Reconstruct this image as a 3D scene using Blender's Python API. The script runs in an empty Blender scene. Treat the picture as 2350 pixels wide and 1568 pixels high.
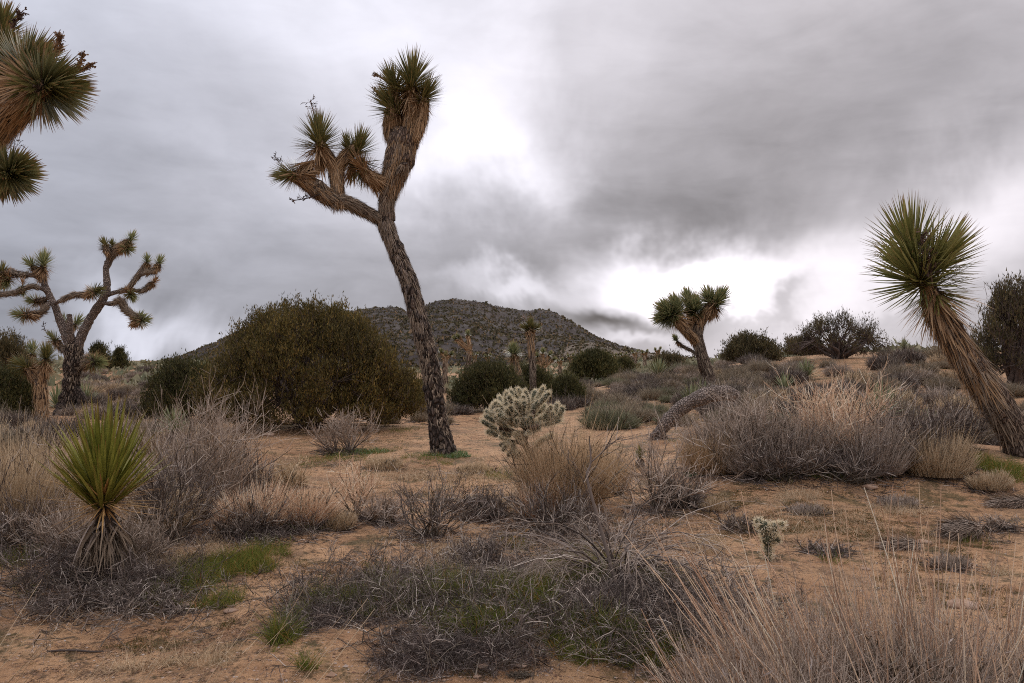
import bpy, math, random
import numpy as np
from mathutils import Vector, Matrix, Quaternion
PI = math.pi
sc = bpy.context.scene
C = sc.collection
# ------------------------------------------------------------------ camera
K, CX, CY = 1844.0, 1175.0, 784.0          # focal length and centre, in units of a 2350 wide picture
PITCH = math.radians(1.34)
CAMZ = 1.5
cam_d = bpy.data.cameras.new('camera'); cam = bpy.data.objects.new('camera', cam_d); C.objects.link(cam)
cam.location = (0, 0, CAMZ); cam.rotation_euler = (PI/2 + PITCH, 0, 0)
cam_d.sensor_width = 36; cam_d.lens = K/2350*36; cam_d.clip_start = 0.05; cam_d.clip_end = 8000
sc.camera = cam
FW = np.array([0, math.cos(PITCH), math.sin(PITCH)]); UP = np.array([0, -math.sin(PITCH), math.cos(PITCH)])

def ray(u, v):
    u = np.asarray(u, float); v = np.asarray(v, float)
    d = FW + np.multiply.outer((CY-v)/K, UP)
    d[..., 0] += (u-CX)/K
    return d
def P(u, v, Y):                              # point of the place seen at u, v and lying Y metres ahead
    d = ray(u, v); return np.array([0, 0, CAMZ]) + d*(np.asarray(Y)/d[..., 1])[..., None]

# ------------------------------------------------------------------ world, sun, exposure
SUN_EL, SUN_AZ = math.radians(17), math.radians(7)   # veiled sun, ahead and a little to the right
w = bpy.data.worlds.new('World'); sc.world = w; w.use_nodes = True
nt = w.node_tree; nt.nodes.clear(); L = nt.links
def nd(t, **k):
    n = nt.nodes.new(t)
    for a, b in k.items(): setattr(n, a, b)
    return n
def m(op, a, b=None, c=None, clamp=False):
    n = nd('ShaderNodeMath', operation=op, use_clamp=clamp)
    for i, x in enumerate((a, b, c)):
        if x is None: continue
        if isinstance(x, (int, float)): n.inputs[i].default_value = x
        else: L.new(x, n.inputs[i])
    return n.outputs[0]
tc = nd('ShaderNodeTexCoord')
# stretch the layer towards the horizon, as a high flat cloud deck looks
sx = nd('ShaderNodeSeparateXYZ'); L.new(tc.outputs['Generated'], sx.inputs[0])
zz = m('ADD', m('MAXIMUM', sx.outputs[2], 0.0), 0.22)
deck = nd('ShaderNodeCombineXYZ')
L.new(m('DIVIDE', sx.outputs[0], zz), deck.inputs[0]); L.new(m('DIVIDE', sx.outputs[1], zz), deck.inputs[1])
def noise(vec, scale, detail, rough=0.5, dist=0.0, off=(0, 0, 0), sc3=(1, 1, 1), rot=0):
    mp = nd('ShaderNodeMapping'); mp.inputs['Location'].default_value = off; mp.inputs['Scale'].default_value = sc3
    mp.inputs['Rotation'].default_value = (0, 0, rot)
    L.new(vec, mp.inputs[0])
    n = nd('ShaderNodeTexNoise'); n.inputs['Scale'].default_value = scale; n.inputs['Detail'].default_value = detail
    n.inputs['Roughness'].default_value = rough; n.inputs['Distortion'].default_value = dist
    L.new(mp.outputs[0], n.inputs['Vector']); return n
wob = noise(tc.outputs['Generated'], 4.2, 5, 0.58, 0.3)
ws = nd('ShaderNodeVectorMath', operation='SUBTRACT'); L.new(wob.outputs['Color'], ws.inputs[0]); ws.inputs[1].default_value = (.5, .5, .5)
wm = nd('ShaderNodeVectorMath', operation='SCALE'); L.new(ws.outputs[0], wm.inputs[0]); wm.inputs['Scale'].default_value = 0.26
wa = nd('ShaderNodeVectorMath', operation='ADD'); L.new(tc.outputs['Generated'], wa.inputs[0]); L.new(wm.outputs[0], wa.inputs[1])
sw = nd('ShaderNodeSeparateXYZ'); L.new(wa.outputs[0], sw.inputs[0])
AZ = m('ARCTAN2', sw.outputs[0], sw.outputs[1]); EL = m('ARCSINE', sw.outputs[2])
def azel(u, v):
    d = ray(u, v); d = d/np.linalg.norm(d); return math.atan2(d[0], d[1]), math.asin(d[2])
clouds = [  # u, v, half width, half height, tilt, brightness
 (1190, 290, 115, 200, -14, .30), (1110, 400, 110, 60, 0, .30), (1000, 230, 150, 160, -20, .12), (1230, 110, 130, 100, -20, .10),
 (1520, 625, 135, 55, -6, 1.3), (1660, 690, 150, 45, 0, .40), (1180, 655, 110, 30, 0, .42),
 (1950, 690, 420, 100, 12, .17), (2300, 530, 240, 70, 22, .26), (2150, 640, 330, 110, 10, .14), (1760, 610, 160, 60, -15, .25),
 (1780, 370, 480, 120, 17, -.12), (1750, 170, 420, 190, 10, -.10), (1330, 60, 50, 110, 20, -.08), (1440, 90, 60, 120, 0, .05), (1330, 500, 200, 50, 5, -.08), (2150, 60, 260, 120, 0, -.04),
 (820, 110, 260, 120, -20, .18), (520, 300, 260, 80, -28, .08), (250, 480, 200, 60, -10, .04), (850, 420, 220, 160, -20, .08),
 (430, 775, 90, 30, 22, .34), (270, 765, 80, 40, -20, .30), (1400, 722, 105, 30, -10, -.42), (1835, 690, 55, 20, 15, -.42),
 (1690, 735, 110, 16, 8, -.22), (1260, 600, 200, 38, -8, -.14), (640, 640, 330, 90, 0, -.03), (90, 330, 240, 300, 0, -.03),
 (1450, 788, 90, 14, 0, .35), (2050, 745, 260, 14, 4, -.10)]
tot = None
for (u, v, su, sv, rot, amp) in clouds:
    a0, e0 = azel(u, v); r = math.radians(rot)
    dx = m('SUBTRACT', AZ, a0); dy = m('SUBTRACT', EL, e0)
    px = m('ADD', m('MULTIPLY', dx, math.cos(r)*K/su), m('MULTIPLY', dy, math.sin(r)*K/su))
    py = m('ADD', m('MULTIPLY', dx, -math.sin(r)*K/sv), m('MULTIPLY', dy, math.cos(r)*K/sv))
    q = m('MULTIPLY', m('ADD', m('MULTIPLY', px, px), m('MULTIPLY', py, py)), -0.6)
    g = m('MULTIPLY', m('EXPONENT', q), amp)
    tot = g if tot is None else m('ADD', tot, g)
n1 = noise(deck.outputs[0], 1.1, 5, 0.55, 0.6, (3.1, 1.7, 0), (1.0, 0.55, 1), 0.5)
n2 = noise(tc.outputs['Generated'], 5.0, 6, 0.55, 0.5, (7.1, 2.7, 0), (1.0, 1.0, 2.0), 0.3)
n3 = noise(tc.outputs['Generated'], 13.0, 5, 0.55, 0.4, (1.1, 2.7, 5), (.8, 1.0, 2.6), 0.3)
nz = m('ADD', m('ADD', m('MULTIPLY', m('SUBTRACT', n1.outputs['Fac'], .5), .24), m('MULTIPLY', m('SUBTRACT', n2.outputs['Fac'], .5), .30)), m('MULTIPLY', m('SUBTRACT', n3.outputs['Fac'], .5), .17))
# an overcast deck brightens towards the zenith
zen = m('MULTIPLY', m('POWER', m('MAXIMUM', sx.outputs[2], 0), 1.6), 1.35)
lum = m('MAXIMUM', m('ADD', m('ADD', m('ADD', tot, nz), zen), 0.385), 0.12)
ramp = nd('ShaderNodeValToRGB')                       # blue side to the left, neutral mauve to the right
ramp.color_ramp.elements[0].color = (0.93, 0.955, 1.10, 1); ramp.color_ramp.elements[1].color = (1.03, 0.975, 1.035, 1)
L.new(m('MULTIPLY_ADD', AZ, 1.1, 0.62, clamp=True), ramp.inputs[0])
cv = nd('ShaderNodeVectorMath', operation='SCALE'); L.new(ramp.outputs[0], cv.inputs[0]); L.new(m('MULTIPLY', lum, 10.0), cv.inputs['Scale'])
sky = nd('ShaderNodeTexSky', sky_type='NISHITA'); sky.sun_disc = False; sky.sun_elevation = SUN_EL; sky.sun_rotation = SUN_AZ
mx = nd('ShaderNodeMix', data_type='RGBA'); mx.inputs['Factor'].default_value = 0.992
L.new(sky.outputs[0], mx.inputs['A']); L.new(cv.outputs[0], mx.inputs['B'])
bg = nd('ShaderNodeBackground'); bg.inputs['Strength'].default_value = 0.1; L.new(mx.outputs['Result'], bg.inputs[0])
wo = nd('ShaderNodeOutputWorld'); L.new(bg.outputs[0], wo.inputs[0])
w.cycles.sampling_method = 'MANUAL'; w.cycles.sample_map_resolution = 512
sl = bpy.data.lights.new('sun', 'SUN'); sl.energy = 1.5; sl.angle = math.radians(22); sl.color = (1, 0.93, 0.84)
so = bpy.data.objects.new('sun', sl); C.objects.link(so)
sd = Vector((math.sin(SUN_AZ)*math.cos(SUN_EL), math.cos(SUN_AZ)*math.cos(SUN_EL), math.sin(SUN_EL)))
so.rotation_euler = sd.to_track_quat('Z', 'Y').to_euler(); so.location = sd*50
sc.view_settings.view_transform = 'Standard'; sc.view_settings.look = 'None'
sc.view_settings.exposure = 0.0; sc.view_settings.gamma = 1; sc.view_settings.use_curve_mapping = False
sc.cycles.filter_width = 1.05; sc.cycles.max_bounces = 5; sc.cycles.diffuse_bounces = 3; sc.cycles.transparent_max_bounces = 4
sc.cycles.use_denoising = False; sc.cycles.denoiser = 'OPENIMAGEDENOISE'; sc.cycles.denoising_input_passes = 'RGB_ALBEDO_NORMAL'; sc.cycles.denoising_prefilter = 'ACCURATE'

# ------------------------------------------------------------------ noise and terrain
_t = np.random.default_rng(5).random((256, 256))
def vn(x, y):
    x = np.asarray(x, float); y = np.asarray(y, float)
    xi = np.floor(x).astype(int); yi = np.floor(y).astype(int); fx = x-xi; fy = y-yi
    fx = fx*fx*(3-2*fx); fy = fy*fy*(3-2*fy)
    a = _t[xi & 255, yi & 255]; b = _t[(xi+1) & 255, yi & 255]; c = _t[xi & 255, (yi+1) & 255]; d = _t[(xi+1) & 255, (yi+1) & 255]
    return (a+(b-a)*fx)*(1-fy)+(c+(d-c)*fx)*fy-0.5
def fbm(x, y, o=4):
    s = 0; a = 1
    for i in range(o): s = s+a*vn(x*2**i+17*i, y*2**i+31*i); a *= .5
    return s
def ss(a, b, x):
    t = np.clip((np.asarray(x, float)-a)/(b-a), 0, 1); return t*t*(3-2*t)
MOUNDS = [(5.6, 10.8, 2.2, .30), (3.3, 10.2, 1.4, .16), (7.2, 10.8, 1.3, .06), (-0.1, 4.6, 1.0, .10), (0.9, 4.9, .9, .10),
          (-2.9, 6.0, 1.0, .08), (-1.9, 7.4, .8, .08), (1.0, 8.2, .8, .08), (-0.9, 12.6, 1.2, .05), (-1.2, 4.0, .6, .06)]
def H(x, y):
    x = np.asarray(x, float); y = np.asarray(y, float)
    d = np.hypot(x, y); yy = np.maximum(y, 1.0); s = x/yy
    front = ss(-2, 6, y)
    z = 0.10*fbm(x*.35, y*.35, 3)*ss(2, 8, d)+0.030*fbm(x*1.7+4, y*1.7, 3)+0.016*fbm(x*7, y*7, 3)*(1-ss(10, 30, d))
    z = z+front*(1.95*ss(-.06, .5, s)*ss(10, 36, y)*(1+.12*fbm(x*.1, y*.1, 2)))
    z = z+front*1.0*ss(.2, .42, -s)*ss(24, 58, y)*(1-ss(62, 110, y))
    z = z+front*.8*ss(45, 120, y)*(1-ss(.05, .22, np.abs(s-.05)))
    z = z+0.5*fbm(x*.06, y*.06, 3)*ss(22, 60, d)
    for (mx_, my_, r, a) in MOUNDS: z = z+a*np.exp(-((x-mx_)**2+(y-my_)**2)/(r*r))
    return z
_D = np.exp(np.linspace(math.log(1.2), math.log(260), 700))
def G(u, v):                                 # point of the ground seen at u, v
    u = np.atleast_1d(np.asarray(u, float)); v = np.atleast_1d(np.asarray(v, float))
    d = ray(u, v); d = d/d[:, 1:2]
    x = d[:, 0:1]*_D; y = np.broadcast_to(_D, x.shape); z = CAMZ+d[:, 2:3]*_D
    hit = z < H(x, y); i = np.where(hit.any(1), hit.argmax(1), len(_D)-1)
    yy = _D[i]; return np.stack([d[:, 0]*yy, yy, H(d[:, 0]*yy, yy)], 1)
def G1(u, v): return G(u, v)[0]
def GD(u, Y):                                # ground at bearing u, Y metres ahead
    x = (u-CX)/K*Y; return np.array([x, Y, float(H(x, Y))])

# ------------------------------------------------------------------ materials
def ramp_set(cr, stops):
    while len(cr.elements) > 1: cr.elements.remove(cr.elements[-1])
    cr.elements[0].position = stops[0][0]; cr.elements[0].color = (*stops[0][1], 1)
    for p, c in stops[1:]:
        e = cr.elements.new(p); e.color = (*c, 1)
def plant(name, stops, rough=.75, transl=0.0, tip=None, root=None, spec=.25, nscale=0, nmul=.5):
    """blade/twig/leaf material: each blade takes its own colour from the ramp; tip/root are the colours of blade ends"""
    M = bpy.data.materials.new(name); M.use_nodes = True; t = M.node_tree; N = t.nodes; K_ = t.links; N.clear()
    g = N.new('ShaderNodeNewGeometry'); oi = N.new('ShaderNodeObjectInfo')
    a = N.new('ShaderNodeMath'); a.operation = 'ADD'; K_.new(g.outputs['Random Per Island'], a.inputs[0])
    b = N.new('ShaderNodeMath'); b.operation = 'MULTIPLY'; K_.new(oi.outputs['Random'], b.inputs[0]); b.inputs[1].default_value = .618
    K_.new(b.outputs[0], a.inputs[1])
    f = N.new('ShaderNodeMath'); f.operation = 'FRACT'; K_.new(a.outputs[0], f.inputs[0])
    r = N.new('ShaderNodeValToRGB'); ramp_set(r.color_ramp, stops); K_.new(f.outputs[0], r.inputs[0])
    col = r.outputs[0]
    if tip or root:
        at = N.new('ShaderNodeAttribute'); at.attribute_name = 't'
        for c_, lo, hi in ((tip, .8, 1.0), (root, .22, 0.0)):
            if not c_: continue
            mr = N.new('ShaderNodeMapRange'); mr.inputs[1].default_value = lo; mr.inputs[2].default_value = hi
            K_.new(at.outputs['Fac'], mr.inputs[0])
            x = N.new('ShaderNodeMix'); x.data_type = 'RGBA'; K_.new(mr.outputs[0], x.inputs['Factor']); K_.new(col, x.inputs['A'])
            x.inputs['B'].default_value = (*c_, 1); col = x.outputs['Result']
    if nscale:
        tcx = N.new('ShaderNodeTexCoord'); no = N.new('ShaderNodeTexNoise'); no.inputs['Scale'].default_value = nscale; no.inputs['Detail'].default_value = 3
        K_.new(tcx.outputs['Object'], no.inputs['Vector'])
        mr = N.new('ShaderNodeMapRange'); mr.inputs[1].default_value = .3; mr.inputs[2].default_value = .7; mr.inputs[3].default_value = 1-nmul; mr.inputs[4].default_value = 1+nmul
        K_.new(no.outputs['Fac'], mr.inputs[0])
        vm = N.new('ShaderNodeVectorMath'); vm.operation = 'SCALE'; K_.new(col, vm.inputs[0]); K_.new(mr.outputs[0], vm.inputs['Scale']); col = vm.outputs[0]
    p = N.new('ShaderNodeBsdfPrincipled'); K_.new(col, p.inputs['Base Color']); p.inputs['Roughness'].default_value = rough
    p.inputs['Specular IOR Level'].default_value = spec
    out = N.new('ShaderNodeOutputMaterial')
    if transl:
        tr = N.new('ShaderNodeBsdfTranslucent'); K_.new(col, tr.inputs[0]); ms = N.new('ShaderNodeMixShader'); ms.inputs[0].default_value = transl
        K_.new(p.outputs[0], ms.inputs[1]); K_.new(tr.outputs[0], ms.inputs[2]); K_.new(ms.outputs[0], out.inputs[0])
    else: K_.new(p.outputs[0], out.inputs[0])
    return M
def surface(name, stops, scale, detail=8, rough=.9, bump=.3, bscale=None, stretch=(1, 1, 1), vor=0, vcol=.4, dist=.02, extra=None):
    """bark, rock, earth: noise-driven colours with a bump; vor adds cracked plates"""
    M = bpy.data.materials.new(name); M.use_nodes = True; t = M.node_tree; N = t.nodes; K_ = t.links
    p = N['Principled BSDF']; p.inputs['Roughness'].default_value = rough; p.inputs['Specular IOR Level'].default_value = .2
    tcx = N.new('ShaderNodeTexCoord'); mp = N.new('ShaderNodeMapping'); mp.inputs['Scale'].default_value = stretch; K_.new(tcx.outputs['Object'], mp.inputs[0])
    no = N.new('ShaderNodeTexNoise'); no.inputs['Scale'].default_value = scale; no.inputs['Detail'].default_value = detail; no.inputs['Roughness'].default_value = .62
    K_.new(mp.outputs[0], no.inputs['Vector'])
    r = N.new('ShaderNodeValToRGB'); ramp_set(r.color_ramp, stops); K_.new(no.outputs['Fac'], r.inputs[0]); col = r.outputs[0]
    nb = N.new('ShaderNodeTexNoise'); nb.inputs['Scale'].default_value = bscale or scale*4; nb.inputs['Detail'].default_value = 6; nb.inputs['Roughness'].default_value = .7
    K_.new(mp.outputs[0], nb.inputs['Vector']); hgt = nb.outputs['Fac']
    if vor:
        vo = N.new('ShaderNodeTexVoronoi'); vo.feature = 'DISTANCE_TO_EDGE'; vo.inputs['Scale'].default_value = vor; K_.new(mp.outputs[0], vo.inputs['Vector'])
        mr = N.new('ShaderNodeMapRange'); mr.inputs[2].default_value = .22; K_.new(vo.outputs['Distance'], mr.inputs[0])
        ad = N.new('ShaderNodeMath'); ad.operation = 'ADD'; K_.new(mr.outputs[0], ad.inputs[0]); K_.new(hgt, ad.inputs[1]); hgt = ad.outputs[0]
        m2 = N.new('ShaderNodeMapRange'); m2.inputs[3].default_value = 1-vcol; K_.new(mr.outputs[0], m2.inputs[0])
        vm = N.new('ShaderNodeVectorMath'); vm.operation = 'SCALE'; K_.new(col, vm.inputs[0]); K_.new(m2.outputs[0], vm.inputs['Scale']); col = vm.outputs[0]
    if extra: col, hgt = extra(N, K_, tcx, col, hgt)
    bp = N.new('ShaderNodeBump'); bp.inputs['Strength'].default_value = bump; bp.inputs['Distance'].default_value = dist
    K_.new(hgt, bp.inputs['Height']); K_.new(bp.outputs[0], p.inputs['Normal']); K_.new(col, p.inputs['Base Color'])
    return M

def sand_extra(N, K_, tcx, col, hgt):
    def no(scale, det, lo, hi, rough=.6):
        n = N.new('ShaderNodeTexNoise'); n.inputs['Scale'].default_value = scale; n.inputs['Detail'].default_value = det; n.inputs['Roughness'].default_value = rough
        K_.new(tcx.outputs['Object'], n.inputs['Vector'])
        r = N.new('ShaderNodeMapRange'); r.inputs[1].default_value = lo; r.inputs[2].default_value = hi; K_.new(n.outputs['Fac'], r.inputs[0]); return r.outputs[0]
    def mix(f, a, c, top=1.0):
        if top != 1.0:
            q = N.new('ShaderNodeMath'); q.operation = 'MULTIPLY'; K_.new(f, q.inputs[0]); q.inputs[1].default_value = top; f = q.outputs[0]
        x = N.new('ShaderNodeMix'); x.data_type = 'RGBA'; K_.new(f, x.inputs['Factor']); K_.new(a, x.inputs['A']); x.inputs['B'].default_value = (*c, 1); return x.outputs['Result']
    col = mix(no(1.1, 9, .50, .60, .72), col, (.17, .095, .052), .7)      # damp litter patches
    col = mix(no(6, 8, .52, .60, .78), col, (.105, .062, .036), .75); col = mix(no(24, 5, .54, .66, .75), col, (.09, .055, .034), .7)      # bits of litter
    col = mix(no(1.5, 9, .53, .60, .75), col, (.105, .082, .032), .7)      # thin moss and seedlings
    col = mix(no(38, 4, .60, .70, .7), col, (.60, .45, .31), .65)      # pale grit
    vo = N.new('ShaderNodeTexVoronoi'); vo.inputs['Scale'].default_value = 34; K_.new(tcx.outputs['Object'], vo.inputs['Vector'])
    mr = N.new('ShaderNodeMapRange'); mr.inputs[1].default_value = .0; mr.inputs[2].default_value = .5; mr.inputs[3].default_value = .5; mr.inputs[4].default_value = 0; K_.new(vo.outputs['Distance'], mr.inputs[0])
    ad = N.new('ShaderNodeMath'); ad.operation = 'ADD'; K_.new(hgt, ad.inputs[0]); K_.new(mr.outputs[0], ad.inputs[1])
    return col, ad.outputs[0]
M = {}
M['sand'] = surface('sand', [(.30, (0.293, 0.149, 0.073)), (.5, (0.498, 0.286, 0.147)), (.72, (0.649, 0.406, 0.225))], 2.2, 9, .95, 1.0, 22, dist=.05, extra=sand_extra)
M['hill'] = surface('hill_rock', [(.3, (0.023, 0.018, 0.016)), (.5, (0.044, 0.034, 0.030)), (.62, (0.055, 0.042, 0.036)), (.75, (0.074, 0.054, 0.044))], .07, 9, 1, .5, .5, dist=1.2)
M['foothill'] = surface('foothill_rock', [(.3, (0.066, 0.053, 0.037)), (.5, (0.130, 0.097, 0.067)), (.7, (0.200, 0.146, 0.101))], .12, 9, 1, 1, .7, dist=.8)
M['bark'] = surface('bark', [(.25, (0.078, 0.050, 0.036)), (.5, (0.211, 0.148, 0.110)), (.75, (0.379, 0.281, 0.213))], 14, 6, .95, 1, 40, (1, 1, .35), 26, .6, .03)
M['oldbark'] = surface('old_bark', [(.25, (0.044, 0.030, 0.024)), (.5, (0.119, 0.085, 0.066)), (.75, (0.237, 0.181, 0.144))], 12, 6, .95, 1, 30, (1, 1, .45), 14, .75, .07)
M['log'] = surface('log_bark', [(.25, (0.169, 0.128, 0.103)), (.5, (0.374, 0.292, 0.241)), (.75, (0.616, 0.503, 0.422))], 12, 6, .95, 1, 34, (1, 1, 1), 22, .6, .04)
M['wood'] = surface('juniper_bark', [(.3, (0.060, 0.042, 0.034)), (.7, (0.192, 0.144, 0.120))], 16, 5, .95, .8, 40, (1, 1, .3))
M['stone'] = surface('stone', [(.3, (.24, .14, .09)), (.55, (.38, .25, .17)), (.75, (.46, .36, .29))], 9, 6, .9, .5, 40)
M['pebble'] = plant('pebbles', [(0, (0.160, 0.088, 0.056)), (.4, (0.288, 0.176, 0.112)), (.75, (0.368, 0.240, 0.160)), (1, (0.400, 0.336, 0.288))], .9)
M['leafJ'] = plant('joshua_leaf', [(0, (0.105, 0.105, 0.038)), (.5, (0.166, 0.155, 0.053)), (1, (0.243, 0.210, 0.076))], .5, .2, tip=(0.339, 0.170, 0.073), spec=.4)
M['leafP'] = plant('joshua_leaf_pale', [(0, (0.146, 0.158, 0.067)), (.5, (0.214, 0.224, 0.099)), (1, (0.307, 0.299, 0.135))], .5, .45, tip=(0.478, 0.283, 0.135), spec=.4)
M['leafY'] = plant('yucca_leaf', [(0, (0.129, 0.138, 0.020)), (.5, (0.209, 0.216, 0.034)), (1, (0.321, 0.311, 0.064))], .42, .2, tip=(0.173, 0.084, 0.026), root=(0.247, 0.240, 0.072), spec=.45, nscale=5, nmul=.25)
M['leafR'] = plant('tall_yucca_leaf', [(0, (0.121, 0.125, 0.034)), (.5, (0.191, 0.188, 0.055)), (1, (0.314, 0.282, 0.097))], .42, .28, tip=(0.284, 0.138, 0.065), root=(0.228, 0.163, 0.065), spec=.45)
M['leafG'] = plant('yucca_leaf_grey', [(0, (0.140, 0.161, 0.077)), (.5, (0.224, 0.238, 0.119)), (1, (0.350, 0.350, 0.196))], .5, .2, tip=(0.280, 0.168, 0.098), spec=.4)
M['deadJ'] = plant('dead_leaf_tan', [(0, (0.195, 0.111, 0.056)), (.4, (0.338, 0.208, 0.106)), (.8, (0.468, 0.305, 0.169)), (1, (0.585, 0.403, 0.237))], .8, .1)
M['deadG'] = plant('dead_leaf_grey', [(0, (0.106, 0.080, 0.058)), (.5, (0.234, 0.175, 0.122)), (1, (0.383, 0.292, 0.206))], .85, .05)
M['deadO'] = plant('dead_leaf_orange', [(0, (0.250, 0.119, 0.036)), (.5, (0.425, 0.225, 0.078)), (1, (0.525, 0.338, 0.144))], .75, .15)
M['deadS'] = plant('dead_leaf_silver', [(0, (0.156, 0.119, 0.098)), (.5, (0.273, 0.214, 0.178)), (1, (0.410, 0.333, 0.275))], .8, .05)
M['dark'] = plant('dry_stalk', [(0, (.045, .03, .028)), (.5, (.10, .065, .05)), (1, (.17, .10, .07))], .9)
M['panicle'] = plant('dry_flower', [(0, (0.136, 0.071, 0.038)), (.5, (0.255, 0.152, 0.085)), (1, (0.340, 0.228, 0.133))], .9)
M['jun'] = plant('juniper_leaf', [(0, (0.055, 0.048, 0.014)), (.5, (0.113, 0.088, 0.025)), (.85, (0.173, 0.121, 0.033)), (1, (0.241, 0.157, 0.045))], .8, .15, nscale=.9, nmul=.45)
M['junD'] = plant('juniper_leaf_dark', [(0, (0.041, 0.044, 0.014)), (.5, (0.074, 0.072, 0.023)), (1, (0.144, 0.117, 0.040))], .8, .15, nscale=.8, nmul=.4)
M['junB'] = plant('juniper_leaf_back', [(0, (0.049, 0.044, 0.019)), (.5, (0.097, 0.079, 0.033)), (1, (0.179, 0.130, 0.058))], .8, .2, nscale=1, nmul=.3)
M['straw'] = plant('straw', [(0, (0.274, 0.193, 0.109)), (.4, (0.465, 0.336, 0.205)), (.8, (0.628, 0.479, 0.308)), (1, (0.765, 0.617, 0.423))], .8, .2)
M['strawP'] = plant('straw_pink', [(0, (0.399, 0.238, 0.147)), (.4, (0.689, 0.455, 0.300)), (.8, (0.850, 0.655, 0.445)), (1, (0.850, 0.800, 0.635))], .7, .1)
M['strawW'] = plant('straw_warm', [(0, (0.273, 0.176, 0.094)), (.5, (0.491, 0.337, 0.194)), (1, (0.641, 0.473, 0.295))], .8, .25)
M['strawG'] = plant('straw_grey', [(0, (0.163, 0.120, 0.092)), (.45, (0.338, 0.264, 0.206)), (.8, (0.500, 0.402, 0.319)), (1, (0.700, 0.588, 0.484))], .8, .15)
M['twig'] = plant('twig_grey', [(0, (0.050, 0.037, 0.031)), (.5, (0.131, 0.099, 0.082)), (.8, (0.260, 0.205, 0.168)), (1, (0.646, 0.546, 0.448))], .85)
M['twigD'] = plant('twig_dark', [(0, (0.059, 0.045, 0.031)), (.6, (0.139, 0.107, 0.077)), (1, (0.240, 0.200, 0.149))], .85)
M['twigL'] = plant('twig_pale', [(0, (0.223, 0.163, 0.123)), (.5, (0.369, 0.282, 0.215)), (1, (0.566, 0.463, 0.367))], .85)
M['mat'] = plant('dead_grass', [(0, (.035, .025, .021)), (.5, (.085, .062, .053)), (.78, (.17, .13, .108)), (.93, (.36, .29, .245)), (1, (.58, .50, .42))], .85, .1)
M['green'] = plant('green_grass', [(0, (0.068, 0.092, 0.014)), (.5, (0.136, 0.161, 0.025)), (.88, (0.243, 0.223, 0.045)), (1, (0.486, 0.184, 0.065))], .65, .3)
M['moss'] = plant('seedling', [(0, (0.063, 0.065, 0.018)), (.5, (0.126, 0.101, 0.030)), (.8, (0.214, 0.113, 0.048)), (1, (0.302, 0.155, 0.071))], .8, .2)
M['herb'] = plant('herb', [(0, (0.075, 0.135, 0.045)), (.6, (0.150, 0.210, 0.075)), (1, (0.330, 0.375, 0.240))], .7, .2)
M['sage'] = plant('sage', [(0, (0.174, 0.143, 0.095)), (.5, (0.306, 0.242, 0.167)), (1, (0.453, 0.358, 0.246))], .85, .1)
M['sageG'] = plant('sage_green', [(0, (0.112, 0.118, 0.066)), (.5, (0.207, 0.202, 0.117)), (1, (0.335, 0.302, 0.190))], .85, .1)
M['scrub'] = plant('hill_scrub', [(0, (0.042, 0.038, 0.019)), (.5, (0.081, 0.068, 0.033)), (.85, (0.141, 0.103, 0.053)), (1, (0.252, 0.157, 0.085))], .95)
M['cactus'] = surface('cactus_skin', [(.3, (0.098, 0.112, 0.065)), (.6, (0.163, 0.175, 0.111)), (.8, (0.234, 0.213, 0.143))], 30, 4, .7, .8, 60, vor=60, vcol=.35, dist=.01)
M['cactusD'] = surface('cactus_old', [(.3, (.07, .045, .03)), (.6, (.15, .10, .07)), (.8, (.23, .17, .12))], 20, 5, .9, .8, 60, vor=40, dist=.01)
M['spine'] = plant('spines', [(0, (0.645, 0.531, 0.346)), (.5, (0.825, 0.736, 0.518)), (1, (0.825, 0.736, 0.600))], .5, .35)
M['litter'] = plant('litter', [(0, (.05, .03, .022)), (.5, (.12, .072, .045)), (1, (.24, .16, .11))], .95)

# ------------------------------------------------------------------ geometry helpers
def unit(a): return a/np.maximum(np.linalg.norm(a, axis=-1, keepdims=True), 1e-9)
class Geo:
    def __init__(s): s.v = []; s.q = []; s.t3 = []; s.t = []; s.n = 0
    def add(s, v, q=None, t3=None, t=None):
        v = np.asarray(v, float).reshape(-1, 3)
        s.v.append(v); s.t.append(np.zeros(len(v)) if t is None else np.asarray(t, float).ravel())
        if q is not None and len(q): s.q.append(np.asarray(q)+s.n)
        if t3 is not None and len(t3): s.t3.append(np.asarray(t3)+s.n)
        s.n += len(v); return s
    def mesh(s, name, mat, smooth=True, org=None):
        v = np.concatenate(s.v) if s.v else np.zeros((0, 3))
        if org is not None: v = v-np.asarray(org)
        q = np.concatenate(s.q) if s.q else np.zeros((0, 4), int); t3 = np.concatenate(s.t3) if s.t3 else np.zeros((0, 3), int)
        me = bpy.data.meshes.new(name); me.vertices.add(len(v)); me.vertices.foreach_set('co', v.astype(np.float32).ravel())
        nl = q.size+t3.size; me.loops.add(nl); me.loops.foreach_set('vertex_index', np.concatenate([q.ravel(), t3.ravel()]).astype(np.int32))
        npg = len(q)+len(t3); me.polygons.add(npg)
        st = np.concatenate([np.arange(len(q))*4, q.size+np.arange(len(t3))*3]).astype(np.int32)
        me.polygons.foreach_set('loop_start', st)
        me.polygons.foreach_set('use_smooth', np.full(npg, smooth))
        me.update(calc_edges=True)
        at = me.attributes.new('t', 'FLOAT', 'POINT'); at.data.foreach_set('value', np.concatenate(s.t).astype(np.float32) if s.t else [])
        me.materials.append(M[mat]); return me
def obj(name, me, parent=None, loc=None):
    o = bpy.data.objects.new(name, me); C.objects.link(o)
    if name in ('stems', 'twigs', 'stalks', 'leaves', 'curled_leaves', 'buds', 'crown'): o['kind'] = 'stuff'
    if parent is not None: o.parent = parent
    if loc is not None: o.location = loc
    return o
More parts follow.
